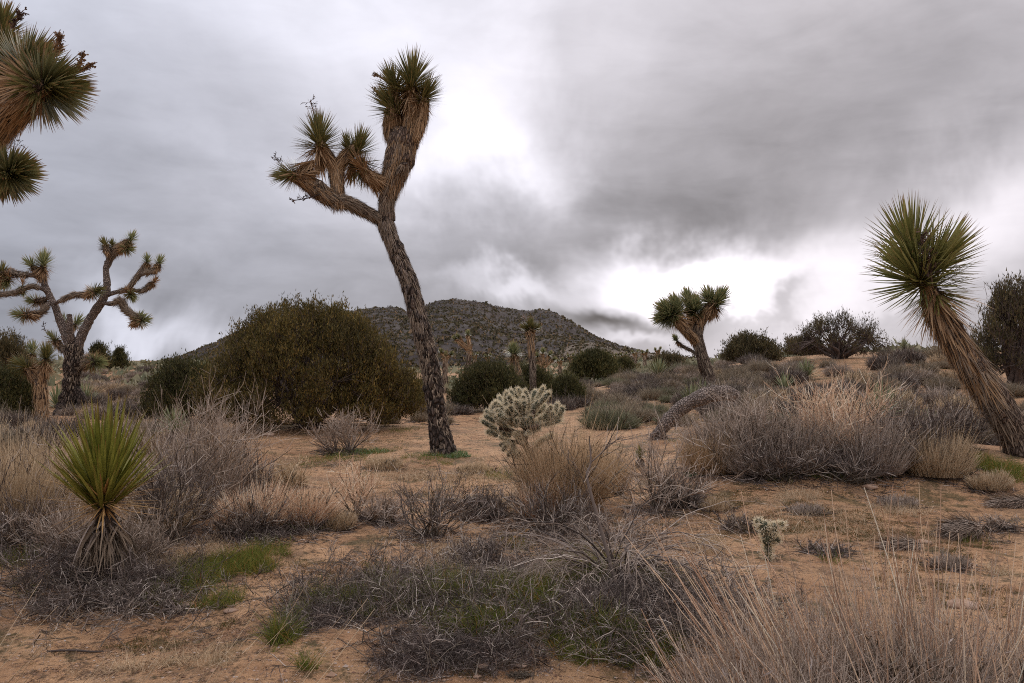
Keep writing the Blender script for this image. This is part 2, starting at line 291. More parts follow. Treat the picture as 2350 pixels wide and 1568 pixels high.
def tag(o, label=None, cat=None, group=None, kind=None):
    if label: o['label'] = label
    if cat: o['category'] = cat
    if group: o['group'] = group
    if kind: o['kind'] = kind
    return o
def thing(name, label, cat, loc, group=None, rz=0):
    o = bpy.data.objects.new(name, None); C.objects.link(o); o.location = loc; o.rotation_euler = (0, 0, rz); o.empty_display_size = .1
    return tag(o, label, cat, group)
def ribbons(g, Pn, W, N=None, rng=None, fold=0.0):
    """flat tapering blades along polylines Pn (n,k,3) with half widths W (n,k)"""
    n, k, _ = Pn.shape
    T = unit(np.gradient(Pn, axis=1))
    if N is None: N = unit(rng.normal(size=(n, 3)))
    S = unit(np.cross(T, N[:, None, :]))
    tt = np.broadcast_to(np.linspace(0, 1, k), (n, k))
    if fold:
        B = unit(np.cross(S, T)); v = np.stack([Pn-S*W[..., None], Pn-B*(W*fold)[..., None], Pn+S*W[..., None]], 2); c = 3
    else: v = np.stack([Pn-S*W[..., None], Pn+S*W[..., None]], 2); c = 2
    i = np.arange(n)[:, None]*(k*c)+np.arange(k-1)[None]*c; i = i.ravel()
    qs = [np.stack([i+j, i+j+1, i+c+j+1, i+c+j], 1) for j in range(c-1)]
    g.add(v, np.concatenate(qs), t=np.repeat(tt.ravel(), c)); return g
def tubes(g, Pn, R0, R1, sides=3, rng=None):
    n, k, _ = Pn.shape
    D = unit(Pn[:, -1]-Pn[:, 0]); ref = np.where(np.abs(D[:, 2:3]) > .8, [[1., 0, 0]], [[0, 0, 1.]])
    A = unit(np.cross(D, ref)); B = np.cross(D, A)
    R = np.asarray(R0).reshape(-1, 1)*(1-np.linspace(0, 1, k))+np.asarray(R1).reshape(-1, 1)*np.linspace(0, 1, k)
    R = np.broadcast_to(R, (n, k)); an = np.arange(sides)*2*PI/sides
    off = A[:, None, :]*np.cos(an)[None, :, None]+B[:, None, :]*np.sin(an)[None, :, None]
    v = Pn[:, :, None, :]+off[:, None]*R[:, :, None, None]
    i = (np.arange(n)[:, None, None]*k+np.arange(k-1)[None, :, None])*sides; j = np.arange(sides)[None, None]; j2 = (j+1) % sides
    q = np.stack([i+j, i+j2, i+sides+j2, i+sides+j], -1).reshape(-1, 4)
    g.add(v, q, t=np.repeat(np.broadcast_to(np.linspace(0, 1, k), (n, k)).ravel(), sides)); return g
def grow(rng, base, d0, Ln, k, bend=(0, 0, 0), jit=.05):
    n = len(base); Pn = np.empty((n, k, 3)); Pn[:, 0] = base; d = unit(d0); st = (np.broadcast_to(Ln, (n,))/(k-1))[:, None]; bend = np.asarray(bend)
    for i in range(1, k):
        d = unit(d+bend+rng.normal(0, jit, (n, 3))); Pn[:, i] = Pn[:, i-1]+d*st
    return Pn
def kids(rng, Pn, n, t0, t1, spread, up=0):
    i = rng.integers(0, len(Pn), n); k = Pn.shape[1]; t = rng.uniform(t0, t1, n)*(k-1); a = np.minimum(t.astype(int), k-2); f = (t-a)[:, None]
    p = Pn[i, a]*(1-f)+Pn[i, a+1]*f; d = unit(unit(Pn[i, a+1]-Pn[i, a])+rng.normal(0, spread, (n, 3))+np.array([0, 0, up])); return p, d, i
def catmull(pts, n):
    pts = np.asarray(pts, float); k = len(pts); p = np.vstack([2*pts[0]-pts[1], pts, 2*pts[-1]-pts[-2]]); out = []
    for s in np.linspace(0, k-1, n):
        i = min(int(s), k-2); t = s-i; a, b, c, d = p[i:i+4]
        out.append(.5*((2*b)+(-a+c)*t+(2*a-5*b+4*c-d)*t*t+(-a+3*b-3*c+d)*t**3))
    return np.array(out)
def limb(g, pts, rad, sides=14, rough=.1, step=.05, seed=0, cap=True, lump=6):
    """one smooth tapering limb with an uneven surface; returns the sampled axis for what grows on it"""
    pts = np.asarray(pts, float); Ln = np.linalg.norm(np.diff(pts, axis=0), axis=1).sum(); n = max(4, int(Ln/step))
    a = catmull(np.hstack([pts, np.asarray(rad, float)[:, None]]), n); Q = a[:, :3]; R = np.maximum(a[:, 3], .003)
    T = unit(np.gradient(Q, axis=0)); A = np.empty_like(T); x = np.cross(T[0], [0, 1, .1]); A[0] = unit(x)
    for i in range(1, n): A[i] = unit(A[i-1]-T[i]*np.dot(A[i-1], T[i]))
    B = np.cross(T, A); an = np.arange(sides)*2*PI/sides; s = np.cumsum(np.r_[0, np.linalg.norm(np.diff(Q, axis=0), axis=1)])
    w_ = 1+rough*2*(vn(s[:, None]/max(R.mean(), .01)*1.3+seed*7.3+0*an, np.cos(an)*1.6+4+seed+0*s[:, None])+.6*vn(s[:, None]*lump*4+seed, an[None]*3.2))
    v = Q[:, None]+(A[:, None]*np.cos(an)[None, :, None]+B[:, None]*np.sin(an)[None, :, None])*(R[:, None]*w_)[..., None]
    i = np.arange(n-1)[:, None]*sides; j = np.arange(sides)[None]; j2 = (j+1) % sides
    q = np.stack([i+j, i+j2, i+sides+j2, i+sides+j], -1).reshape(-1, 4)
    tv = np.repeat(np.linspace(0, 1, n), sides); vv = v.reshape(-1, 3)
    tr = np.stack([np.full(sides, n*sides), (n-1)*sides+np.arange(sides), (n-1)*sides+(np.arange(sides)+1) % sides], 1)
    tr = tr[:, ::-1]; vv = np.vstack([vv, Q[-1]+T[-1]*R[-1]*.35]); tv = np.r_[tv, 1]
    if cap:
        tr = np.vstack([tr, np.stack([np.full(sides, n*sides+1), np.arange(sides), (np.arange(sides)+1) % sides], 1)]); vv = np.vstack([vv, Q[0]-T[0]*R[0]*.1]); tv = np.r_[tv, 0]
    g.add(vv, q, tr, tv); return Q, R, T, A, B
def shag(g, rng, ax, n, L0, L1, w, lift=(.08, .4), t0=0., t1=1., seg=3, up=False):
    """dead leaves lying back along a limb"""
    Q, R, T, A, B = ax; N_ = len(Q)
    t = rng.uniform(t0, t1, n)*(N_-1.001); i = t.astype(int); f = (t-i)[:, None]
    c = Q[i]*(1-f)+Q[i+1]*f; r = R[i]; an = rng.uniform(0, 2*PI, n)[:, None]
    rad = A[i]*np.cos(an)+B[i]*np.sin(an); tg = T[i]
    s = 1 if up else -1
    ph = rng.uniform(*lift, n)[:, None]
    d = unit(tg*s*np.cos(ph)+rad*np.sin(ph)+rng.normal(0, .10, (n, 3))+np.array([0, 0, -.12]))
    Ln = rng.uniform(L0, L1, n); Pn = grow(rng, c+rad*(r*.93)[:, None], d, Ln, seg, -rad[:, :]*.10+np.array([0, 0, -.04]), .04)
    W = (w*rng.uniform(.6, 1.3, n))[:, None]*np.linspace(1, .15, seg)[None]
    ribbons(g, Pn, W, rad); return g
def rosette(g, rng, c, axis, R, n, th0=4, th1=112, w=.008, back=.5, seg=3, droop=-.02, p=.75, fold=0, lv=.15):
    axis = unit(np.asarray(axis, float)); a = unit(np.cross(axis, [.3, .5, .81])); b = np.cross(axis, a)
    f = (np.arange(n)+rng.uniform(0, 1, n))/n; th = np.radians(th0+(th1-th0)*f**p); ph = np.arange(n)*2.39996+rng.normal(0, .25, n)
    pr = a*np.cos(ph)[:, None]+b*np.sin(ph)[:, None]
    d = unit(axis*np.cos(th)[:, None]+pr*np.sin(th)[:, None]+rng.normal(0, .06, (n, 3)))
    base = np.asarray(c)-axis*(f*back*R)[:, None]+pr*.05*R
    Ln = R*rng.uniform(1-lv, 1+lv*.6, n)*(1-.15*f)
    Pn = grow(rng, base, d, Ln, seg, np.array([0, 0, droop]), .015)
    prof = {3: [.75, 1, .06], 4: [.75, 1, .7, .05], 2: [1, .1]}.get(seg, list(np.interp(np.linspace(0, 1, seg), [0, .3, .7, 1], [.75, 1, .7, .05])))
    W = w*rng.uniform(.8, 1.15, n)[:, None]*np.array(prof)[None]
    N_ = unit(np.cross(np.cross(d, axis), d)+1e-6)
    ribbons(g, Pn, W, N_, fold=fold); return g
def panicle(g, rng, c, axis, Ln, n=26, r=.003, blob=True):
    """dry flower stalk: axis, short side twigs and small pods"""
    axis = unit(np.asarray(axis, float)); St = grow(rng, np.array([c]), np.array([axis]), Ln, 6, (0, 0, .02), .05)
    tubes(g, St, r*2, r, 4); p, d, _ = kids(rng, St, n, .15, 1, .9); Tw = grow(rng, p, d, rng.uniform(.12, .3, n)*Ln, 3, (0, 0, .15), .2); tubes(g, Tw, r*.8, r*.5)
    p, d, _ = kids(rng, Tw, n*3, .3, 1, .9); S = grow(rng, p, d, rng.uniform(.03, .07, n*3)*Ln*1.5, 2); ribbons(g, S, np.tile([[r*1.6, r*1.3]], (n*3, 1)), rng=rng); return g

# ------------------------------------------------------------------ ground
def build_ground():
    az = np.concatenate([np.radians(np.linspace(-44, 44, 380)), np.radians(np.linspace(44, 316, 90))[1:-1]])
    rr = np.concatenate([[.25, .5, .8], np.exp(np.linspace(math.log(1.1), math.log(4000), 340))])
    A_, R_ = np.meshgrid(az, rr); x = np.sin(A_)*R_; y = np.cos(A_)*R_; z = H(x, y)
    na, nr = len(az), len(rr); v = np.stack([x, y, z], -1).reshape(-1, 3); v = np.vstack([v, [0, 0, float(H(0, 0))]])
    i = np.arange(nr-1)[:, None]*na; j = np.arange(na)[None]; j2 = (j+1) % na
    q = np.stack([i+j, i+na+j, i+na+j2, i+j2], -1).reshape(-1, 4)
    t3 = np.stack([np.full(na, nr*na), np.arange(na), (np.arange(na)+1) % na], 1)
    o = obj('ground', Geo().add(v, q, t3).mesh('ground', 'sand')); tag(o, 'sandy orange desert ground with litter and moss', kind='structure'); return o
build_ground()
# ------------------------------------------------------------------ hills
def hill(name, prof, r0, r1, r2, mat, rough, label, n_az=420, n_r=110, seed=0):
    us = np.array([p[0] for p in prof], float); vs = np.array([p[1] for p in prof], float)
    uu = np.linspace(us[0], us[-1], n_az); s = (uu-CX)/K; el = np.interp(uu, us, vs)
    ker = np.hanning(9); ker /= ker.sum(); el = np.convolve(np.pad(el, 4, 'edge'), ker, 'valid')
    tan = (ray(uu, el)[:, 2]/ray(uu, el)[:, 1])
    rr = np.linspace(r0, r2, n_r); S, R = np.meshgrid(s, rr); x = S*R; y = R
    zf = np.array(H(S*r0, R*0+r0))-1.5; zr = CAMZ+tan[None]*r1
    t = (R-r0)/(r1-r0); up = np.clip(t, 0, 1); f = up**.85*(1-.12*np.sin(up*PI))
    dn = np.clip((R-r1)/(r2-r1), 0, 1); z = zf+(zr-zf)*f-(zr-zf+4)*ss(0, 1, dn)
    gul = fbm(x*.035+seed, y*.012, 4)*rough*np.sin(np.clip(t, 0, 1)*PI)**.6+fbm(x*.16, y*.16+seed, 4)*rough*.09
    z = z+gul
    edge = np.minimum(np.arange(n_az), np.arange(n_az)[::-1])/30.; z = z-(1-np.clip(edge, 0, 1))[None]*2.5
    v = np.stack([x, y, z], -1).reshape(-1, 3)
    i = np.arange(n_r-1)[:, None]*n_az; j = np.arange(n_az-1)[None]
    q = np.stack([i+j, i+j+1, i+n_az+j+1, i+n_az+j], -1).reshape(-1, 4)
    o = obj(name, Geo().add(v, q).mesh(name, mat)); tag(o, label, kind='structure'); return (x, y, z)
hillprof = [(120, 860), (250, 850), (330, 838), (430, 812), (500, 785), (540, 762), (640, 745), (760, 722), (850, 710), (905, 706), (940, 716), (985, 699), (1010, 690),
            (1040, 687), (1100, 693), (1150, 704), (1200, 712), (1240, 709), (1270, 716), (1320, 745), (1370, 776), (1420, 796), (1480, 808), (1550, 818), (1640, 828), (1760, 840), (1900, 850)]
HX = hill('hill', hillprof, 110, 300, 420, 'hill', 7, 'dark rocky hill dotted with scrub behind the junipers')
footprof = [(1100, 850), (1180, 826), (1250, 806), (1310, 790), (1360, 784), (1420, 800), (1480, 812), (1560, 818), (1640, 826), (1750, 836)]
FX = hill('foothill', footprof, 70, 150, 210, 'foothill', 3, 'tan stony lower slope in front of the dark hill', 160, 60, 5)
def scrub_on(name, grid, n, s0, s1, mat, label, seed, front, rmax):
    rng = np.random.default_rng(seed); x, y, z = grid; nr, na = x.shape; g = Geo()
    i = rng.integers(0, int(nr*rmax), n); j = rng.integers(3, na-3, n)
    c = np.stack([x[i, j], y[i, j], z[i, j]], 1)+rng.normal(0, .5, (n, 3))*[1, 1, 0]
    sz = rng.uniform(s0, s1, n)*(1+.8*(rng.random(n) > .9)); k = 6
    d = unit(rng.normal(size=(n, k, 3))); d[..., 2] = np.abs(d[..., 2])
    p = c[:, None]+d*sz[:, None, None]*np.array([.7, .7, .45])*rng.uniform(.35, 1, (n, k, 1)); p = p.reshape(-1, 3)
    e = unit(rng.normal(size=(n*k, 3))); f_ = unit(np.cross(e, rng.normal(size=(n*k, 3)))); q = np.repeat(sz, k)[:, None]*.34
    v = np.stack([p+e*q, p+f_*q, p-e*q*.8], 1); t3 = np.arange(n*k*3).reshape(-1, 3)
    # a low body under the leafy faces so that each clump is solid
    an = np.arange(6)*PI/3; ring = np.stack([np.cos(an), np.sin(an), 0*an], 1); b = c[:, None]+ring*sz[:, None, None]*.62+rng.normal(0, .1, (n, 6, 3))*sz[:, None, None]
    top = c+np.array([0, 0, 1])*(sz*.5)[:, None]; low = np.concatenate([b-[0, 0, .6], top[:, None]], 1)
    i7 = np.arange(n)[:, None]*7; jj = np.arange(6)[None]; tt = np.stack([i7+jj, i7+(jj+1) % 6, i7+6+0*jj], -1).reshape(-1, 3)
    g.add(v, t3=t3); g.add(low, t3=tt); o = obj(name, g.mesh(name, mat, False)); tag(o, label, kind='stuff')
scrub_on('scrub', HX, 24000, .35, .85, 'scrub', 'dark scrub dotted all over the rocky hill', 1, 0, .64)
scrub_on('scrub', FX, 3500, .25, .7, 'scrub', 'low scrub on the tan lower slope', 2, 0, .75)

_a, _r = np.meshgrid(np.linspace(-.75, .75, 260), np.linspace(36, 125, 90)); _x, _y = _a*_r, _r
scrub_on('scrub', (_x, _y, H(_x, _y)), 5200, .26, .8, 'sageG', 'grey-green scrub covering the far plain at the foot of the hill', 3, 0, 1.0)
# ------------------------------------------------------------------ Joshua trees
class Tree:
    def __init__(s, name, label, cat, base, group=None, seed=1):
        s.b = np.asarray(base, float); s.Y = s.b[1]; s.rng = np.random.default_rng(seed); s.seed = seed
        s.root = thing(name, label, cat, tuple(s.b), group)
    def pt(s, u, v, dy=0): return P(u, v, s.Y+dy)
    def limb(s, name, nodes, mat='bark', sides=14, rough=.1, step=.05, shags=(), parent=None, label=None):
        """nodes: (u, v, radius in picture units, depth offset); shags: (n, L0, L1, w, t0, t1, lift, mat)"""
        pts = np.array([s.pt(n[0], n[1], n[3] if len(n) > 3 else 0) for n in nodes]); rad = [n[2]/K*(s.Y+(n[3] if len(n) > 3 else 0)) for n in nodes]
        if name == 'trunk': pts[0, 2] = H(pts[0, 0], pts[0, 1])-.08
        g = Geo(); s.seed += 1; ax = limb(g, pts, rad, sides, rough, step, s.seed); o = obj(name, g.mesh(name, mat, org=s.b), s.root)
        if label: o['label'] = label
        for (n, L0, L1, w_, t0, t1, lift, mt) in shags:
            gg = Geo(); shag(gg, s.rng, ax, n, L0, L1, w_, lift, t0, t1); obj('dead_leaves', gg.mesh('dead_leaves', mt, org=s.b), o)['kind'] = 'stuff'
        return o, ax
    def ros(s, u, v, dy, R, axis, n=170, mat='leafJ', skirt=70, w=.0085, th1=108, smat='deadJ', back=.45, stalk=None, sk=(100, 168), pan='dark'):
        """axis in picture directions: (right, up, away)"""
        c = s.pt(u, v, dy); Rw = R/K*(s.Y+dy); g = Geo(); th1 = min(th1, 125)-14 if mat != 'deadJ' else th1; rosette(g, s.rng, c, axis, Rw, n, 4, th1, w, back)
        o = obj('rosette', g.mesh('rosette', mat, org=s.b), s.root)
        if skirt:
            gg = Geo(); ax = unit(np.array(axis, float)); rosette(gg, s.rng, c-ax*Rw*back*.55, axis, Rw*.85, int(skirt*1.9), sk[0]-14, sk[1], w, .7, droop=-.14, lv=.35)
            obj('dead_leaves', gg.mesh('dead_leaves', smat, org=s.b), o)['kind'] = 'stuff'
        if stalk:
            gg = Geo(); panicle(gg, s.rng, c, stalk[:3], stalk[3]*Rw, r=.0022*s.Y/9); obj('flower_stalk', gg.mesh('flower_stalk', pan, org=s.b), o)
        return o
def C2(x, y): return (600+x/3.136)/1.0638, (80+y/3.136)/1.0638
def c2(*nodes): return [(*C2(n[0], n[1]), n[2]*.2998, n[3]) for n in nodes]
SH = lambda n, a, b, t0=0, t1=1, lift=(.05, .35), mt='deadG', w_=.008: (n, a, b, w_, t0, t1, lift, mt)
base = G1(1017, 1042)
J = Tree('joshua_tree', 'tall leaning Joshua tree with single scaly trunk forking high up, in the middle', 'tree', base, seed=10)
J.limb('trunk', [(1019, 1046, 40, 0), (1015, 1026, 29, 0), (1009, 985, 23, 0), (1000, 930, 21, 0), (990, 860, 21, 0), (978, 800, 21, 0), (964, 745, 21, 0), (950, 690, 20.5, 0), (936, 640, 20, 0), (915, 590, 19, 0), (897, 548, 18, 0), (886, 515, 19, 0), (884, 500, 18, 0)],
       'oldbark', 30, .17, .03, [SH(2200, .05, .12, .02, .5, (.05, .6), 'deadG', .011), SH(5200, .07, .17, .33, 1, (.05, .5), 'deadG', .0075), SH(1100, .08, .18, .45, 1, (.1, .55), 'deadS', .006)])
J.limb('branch', c2((1080, 1440, 58, 0), (1080, 1300, 60, 0), (1110, 1180, 72, 0), (1145, 1060, 100, 0), (1185, 930, 112, 0), (1205, 800, 104, 0), (1215, 740, 80, 0)), 'bark', 22, .12, .04,
       [SH(3400, .09, .2, .1, 1, (.05, .45)), SH(1300, .12, .26, .3, 1, (.05, .5), 'deadJ')], label='thick upright branch carrying the highest leaf heads')
J.limb('branch', c2((1230, 860, 85, 0), (1262, 760, 72, 0), (1278, 620, 70, 0), (1275, 500, 62, 0), (1272, 380, 40, 0)), 'bark', 16, .1, .05, [SH(2200, .16, .30, .1, 1, (.05, .4), 'deadJ', .009), SH(700, .14, .28, 0, .7)])
J.limb('branch', c2((1180, 860, 85, .1), (1130, 760, 72, .1), (1118, 660, 62, .05), (1128, 560, 44, .05), (1130, 420, 32, .1)), 'bark', 14, .1, .05, [SH(1700, .14, .28, .1, 1, (.05, .45), 'deadJ', .009)])
J.limb('branch', c2((1300, 800, 45, -.1), (1345, 680, 42, -.1), (1365, 560, 35, -.1), (1372, 500, 26, -.1)), 'bark', 12, .1, .05, [SH(800, .14, .26, .1, 1, (.05, .5), 'deadJ', .008)])
J.limb('branch', c2((1090, 1150, 52, 0), (1010, 1130, 48, -.1), (935, 1090, 42, -.15), (893, 1040, 34, -.15)), 'bark', 12, .1, .05, [SH(900, .14, .26, .15, 1, (.1, .6), 'deadJ', .008)])
J.limb('branch', c2((1060, 1440, 50, 0), (960, 1390, 44, -.05), (850, 1332, 48, -.1), (760, 1292, 50, -.15), (680, 1282, 56, -.2), (600, 1235, 60, -.25), (510, 1175, 58, -.3), (410, 1115, 44, -.35), (330, 1088, 30, -.4)), 'bark', 16, .12, .04,
       [SH(2400, .07, .16, .05, .8, (.1, .6)), SH(1100, .12, .24, .6, 1, (.1, .5), 'deadJ'), SH(500, .07, .2, .1, .9, (.3, .9), 'deadG')], label='long branch reaching out to the left')
J.limb('branch', c2((705, 1320, 56, -.18), (703, 1190, 50, -.15), (692, 1060, 58, -.1), (680, 1000, 56, -.1)), 'bark', 16, .1, .04, [SH(1500, .12, .24, .1, 1, (.03, .35), 'deadJ'), SH(500, .1, .2, 0, 1)])
J.limb('branch', c2((685, 1040, 50, -.1), (625, 950, 48, -.15), (580, 870, 42, -.15), (562, 800, 28, -.15)), 'bark', 12, .1, .05, [SH(900, .14, .26, .1, 1, (.05, .4), 'deadJ')])
J.limb('branch', c2((690, 1040, 50, -.1), (750, 965, 46, -.05), (800, 905, 40, 0), (840, 870, 24, 0)), 'bark', 12, .1, .05, [SH(800, .14, .26, .1, 1, (.05, .5), 'deadJ')])
J.limb('branch_stub', c2((590, 1240, 50, -.25), (560, 1180, 52, -.35), (575, 1140, 34, -.35)), 'bark', 12, .2, .04, [SH(300, .05, .13, 0, 1, (.2, 1.0))])
J.limb('branch_stub', c2((1200, 1060, 40, -.25), (1215, 1015, 34, -.32), (1215, 1000, 24, -.34)), 'bark', 12, .2, .03, [SH(200, .05, .13, 0, 1, (.2, .8))])
def jr(x, y, dy, R, ax, n=170, **k): u, v = C2(x, y); k['w'] = k.get('w', .0085)*1.25; return J.ros(u, v, dy, R*.2998*1.16, ax, int(n*1.15), **k)
jr(1272, 350, 0, 220, (.02, 0, 1), 280, skirt=150, w=.0095)
jr(1372, 470, -.1, 165, (.45, -.2, .8), 190, skirt=80)
jr(1128, 390, .1, 165, (-.35, .1, .9), 180, skirt=60, mat='leafJ')
jr(1115, 560, .05, 195, (-.5, -.1, .55), 230, skirt=120)
jr(560, 790, -.15, 205, (-.03, 0, 1), 240, skirt=110, stalk=(-.15, 0, 1, 1.15))
jr(862, 880, 0, 175, (.3, -.2, .9), 210, skirt=70)
jr(790, 870, .1, 120, (-.2, 0, 1), 90, skirt=20)
jr(893, 1030, -.15, 150, (-.3, -.2, .4), 170, skirt=150, mat='deadJ', sk=(70, 160))
jr(885, 1050, -.1, 150, (-.2, -.3, -.7), 60, skirt=0)
jr(320, 1090, -.4, 140, (-1, -.1, -.05), 120, skirt=140, stalk=(-.6, 0, .9, 1.2), sk=(60, 165))
# the broken head that hangs by its dead leaves
u_, v_ = C2(515, 985); hang = J.pt(u_, v_, -.3); g = Geo(); rg = np.random.default_rng(3); n = 190
d = unit(np.array([-.62, 0, -.55])+rg.normal(0, .26, (n, 3))*[1.1, .5, 1]); Pn = grow(rg, hang+rg.normal(0, .012, (n, 3)), d, rg.uniform(.22, .42, n), 4, (0, 0, -.05), .03)
ribbons(g, Pn, np.tile([[.005, .01, .009, .002]], (n, 1)), rng=rg); o = obj('hanging_dead_leaves', g.mesh('hanging', 'deadJ', org=J.b), J.root); o['label'] = 'fan of tan dead leaves hanging from a bent tip'; o['kind'] = 'stuff'
u_, v_ = C2(520, 1290); g = Geo(); panicle(g, rg, J.pt(*C2(560, 1240), -.4), (-1, 0, -.45), .42, 18, .006); obj('dead_twig', g.mesh('dead_twig', 'dark', org=J.b), J.root)
g = Geo(); panicle(g, rg, J.pt(*C2(1090, 985), 0), (-.5, 0, -.3), .14, 8, .004); obj('dead_twig', g.mesh('dead_twig', 'dark', org=J.b), J.root)
for (x, y, ax, Ls) in ((1030, 340, (-.5, 0, .3), .22), (1015, 500, (-.5, 0, .5), .24)):
    g = Geo(); panicle(g, rg, J.pt(*C2(x+40, y+20), .0), ax, Ls, 34, .006); obj('dry_flower_cluster', g.mesh('dry_flower_cluster', 'panicle', org=J.b), J.root)

# many-armed tree on the left
base = G1(155, 952)
T = Tree('joshua_tree', 'old many-armed Joshua tree with dark trunk and twisting grey limbs on the left', 'tree', base, seed=30)
T.limb('trunk', [(155, 955, 32, 0), (157, 930, 23, 0), (162, 890, 19, 0), (167, 850, 19, 0), (170, 815, 21, 0), (170, 785, 16, 0)], 'oldbark', 26, .18, .06, [SH(900, .07, .16, 0, 1, (.1, .8), 'deadG', .014)])
T.limb('root_flare', [(168, 890, 14, 0), (185, 915, 12, -.1), (193, 945, 10, -.15), (200, 962, 8, -.15)], 'oldbark', 10, .2, .06)
def tb(nodes, sh=.5, rough=.16, **k):
    nodes = [(a_, b_, r_*.67, d_) for a_, b_, r_, d_ in nodes]
    n = int(800*sh); return T.limb('branch', nodes, 'log' if k.pop('pale', True) else 'bark', 12, rough, .06, [SH(n, .08, .2, .3, 1, (.1, .8), 'deadG', .012)] if n else [], **k)
tb([(165, 800, 18, 0), (150, 765, 15, 0), (138, 735, 13, 0), (125, 700, 11.5, 0), (108, 668, 11, 0), (100, 645, 10, 0), (94, 630, 9, 0)], 0)
tb([(97, 640, 9, 0), (75, 632, 8, .1), (45, 630, 9, .2), (15, 624, 10, .3), (-20, 640, 10, .4), (-60, 650, 8, .5)], 1.6)
tb([(95, 640, 9, 0), (98, 620, 9, 0), (100, 607, 8, 0)], .2)
tb([(92, 632, 8, 0), (82, 620, 8, -.1), (74, 612, 6, -.1)], .3)
tb([(112, 672, 9, 0), (95, 662, 7, -.2), (70, 657, 7, -.3), (35, 672, 8, -.4), (0, 676, 8, -.5), (-40, 690, 7, -.6)], 1.2)
tb([(118, 690, 7, 0), (104, 705, 8, -.2), (95, 716, 8, -.3), (70, 722, 8, -.4), (50, 722, 5, -.5)], 1.3)
tb([(112, 682, 6, 0), (98, 690, 6, .2), (78, 690, 5, .3)], .5)
tb([(168, 815, 20, 0), (185, 775, 17, 0), (200, 745, 15, 0), (220, 712, 14, 0), (238, 685, 13, 0), (246, 655, 12, 0), (243, 625, 10, 0), (246, 600, 10, 0)], 0)
tb([(245, 615, 9, 0), (255, 588, 13, 0), (268, 572, 15, 0), (285, 560, 11, 0), (298, 550, 6, 0)], 1.3)
tb([(255, 590, 9, 0), (245, 575, 9, -.2), (240, 560, 6, -.2)], .6)
tb([(240, 680, 8, 0), (262, 672, 7.5, 0), (290, 664, 8, .1), (308, 645, 9, .1), (325, 622, 10, .1), (337, 603, 7, .1)], .5)
tb([(318, 632, 7, .1), (340, 625, 8, 0), (358, 617, 9, 0), (365, 603, 6, 0)], .8)
tb([(300, 664, 6, .1), (325, 668, 6, .3), (343, 655, 7, .3), (352, 648, 5, .3)], .8)
tb([(232, 695, 7, 0), (255, 697, 8, -.2), (278, 690, 9, -.3), (286, 708, 11, -.3), (305, 722, 10, -.3), (328, 732, 7, -.3)], 1.5)
tb([(118, 700, 5, 0), (140, 690, 7, -.2), (165, 678, 8, -.3), (190, 675, 8, -.4), (215, 672, 5, -.4)], .8)
tb([(168, 800, 14, 0), (161, 765, 11, -.2), (160, 735, 9, -.25), (160, 722, 8, -.25)], 0)
tb([(165, 850, 18, 0), (195, 832, 22, .1), (215, 828, 16, .1)], .8, pale=False)
tb([(160, 820, 12, 0), (140, 795, 9, .3), (125, 780, 7, .3)], .7)
for (u, v, dy, R, ax, n, sk, mt) in [(100, 600, 0, 30, (.1, 0, 1), 150, 60, 'leafJ'), (70, 606, -.1, 22, (-.6, -.2, .8), 90, 30, 'leafJ'), (5, 622, .3, 24, (0, 0, 1), 100, 60, 'leafJ'), (15, 650, .2, 22, (-.2, -.3, -.9), 90, 40, 'deadJ'),
        (75, 690, .3, 20, (-1, -.1, .2), 70, 40, 'leafJ'), (48, 722, -.5, 24, (-1, -.2, .1), 110, 60, 'leafJ'), (52, 665, -.3, 18, (0, 0, -1), 70, 0, 'deadJ'), (240, 560, -.2, 18, (-.3, 0, 1), 80, 20, 'leafJ'), (258, 562, 0, 16, (0, -.4, 1), 60, 0, 'leafJ'),
        (302, 547, 0, 20, (.5, 0, 1), 90, 50, 'leafJ'), (293, 570, -.1, 20, (.9, -.3, 0), 80, 50, 'leafP'), (338, 597, .1, 17, (.1, -.2, 1), 70, 60, 'leafP'), (366, 600, 0, 19, (.4, 0, 1), 90, 40, 'leafJ'), (355, 645, .3, 14, (.6, 0, .8), 60, 40, 'deadJ'),
        (302, 680, 0, 18, (.5, -.2, -.6), 80, 20, 'leafP'), (331, 735, -.3, 20, (1, -.1, .3), 90, 60, 'leafJ'), (320, 728, -.3, 20, (.7, -.2, .6), 60, 30, 'leafP'), (222, 668, -.4, 22, (1, -.1, .4), 100, 50, 'leafJ'), (145, 735, .4, 20, (-.4, 0, .8), 70, 20, 'leafJ'),
        (178, 738, .3, 22, (.5, 0, .6), 90, 30, 'leafP'), (222, 832, .1, 27, (1, -.4, -.1), 130, 60, 'deadJ'), (122, 776, .3, 22, (-.6, 0, .8), 90, 40, 'leafJ')]:
    T.ros(u, v, dy, R*1.2, ax, int(n*1.1), 'leafP' if n % 20 == 10 else mt, int(sk*2+20), .014, sk=(85, 165))
g = Geo(); panicle(g, rg, T.pt(110, 770, .3), (-.5, 0, 1), .4, 14, .006); obj('flower_stalk', g.mesh('flower_stalk', 'dark', org=T.b), T.root)
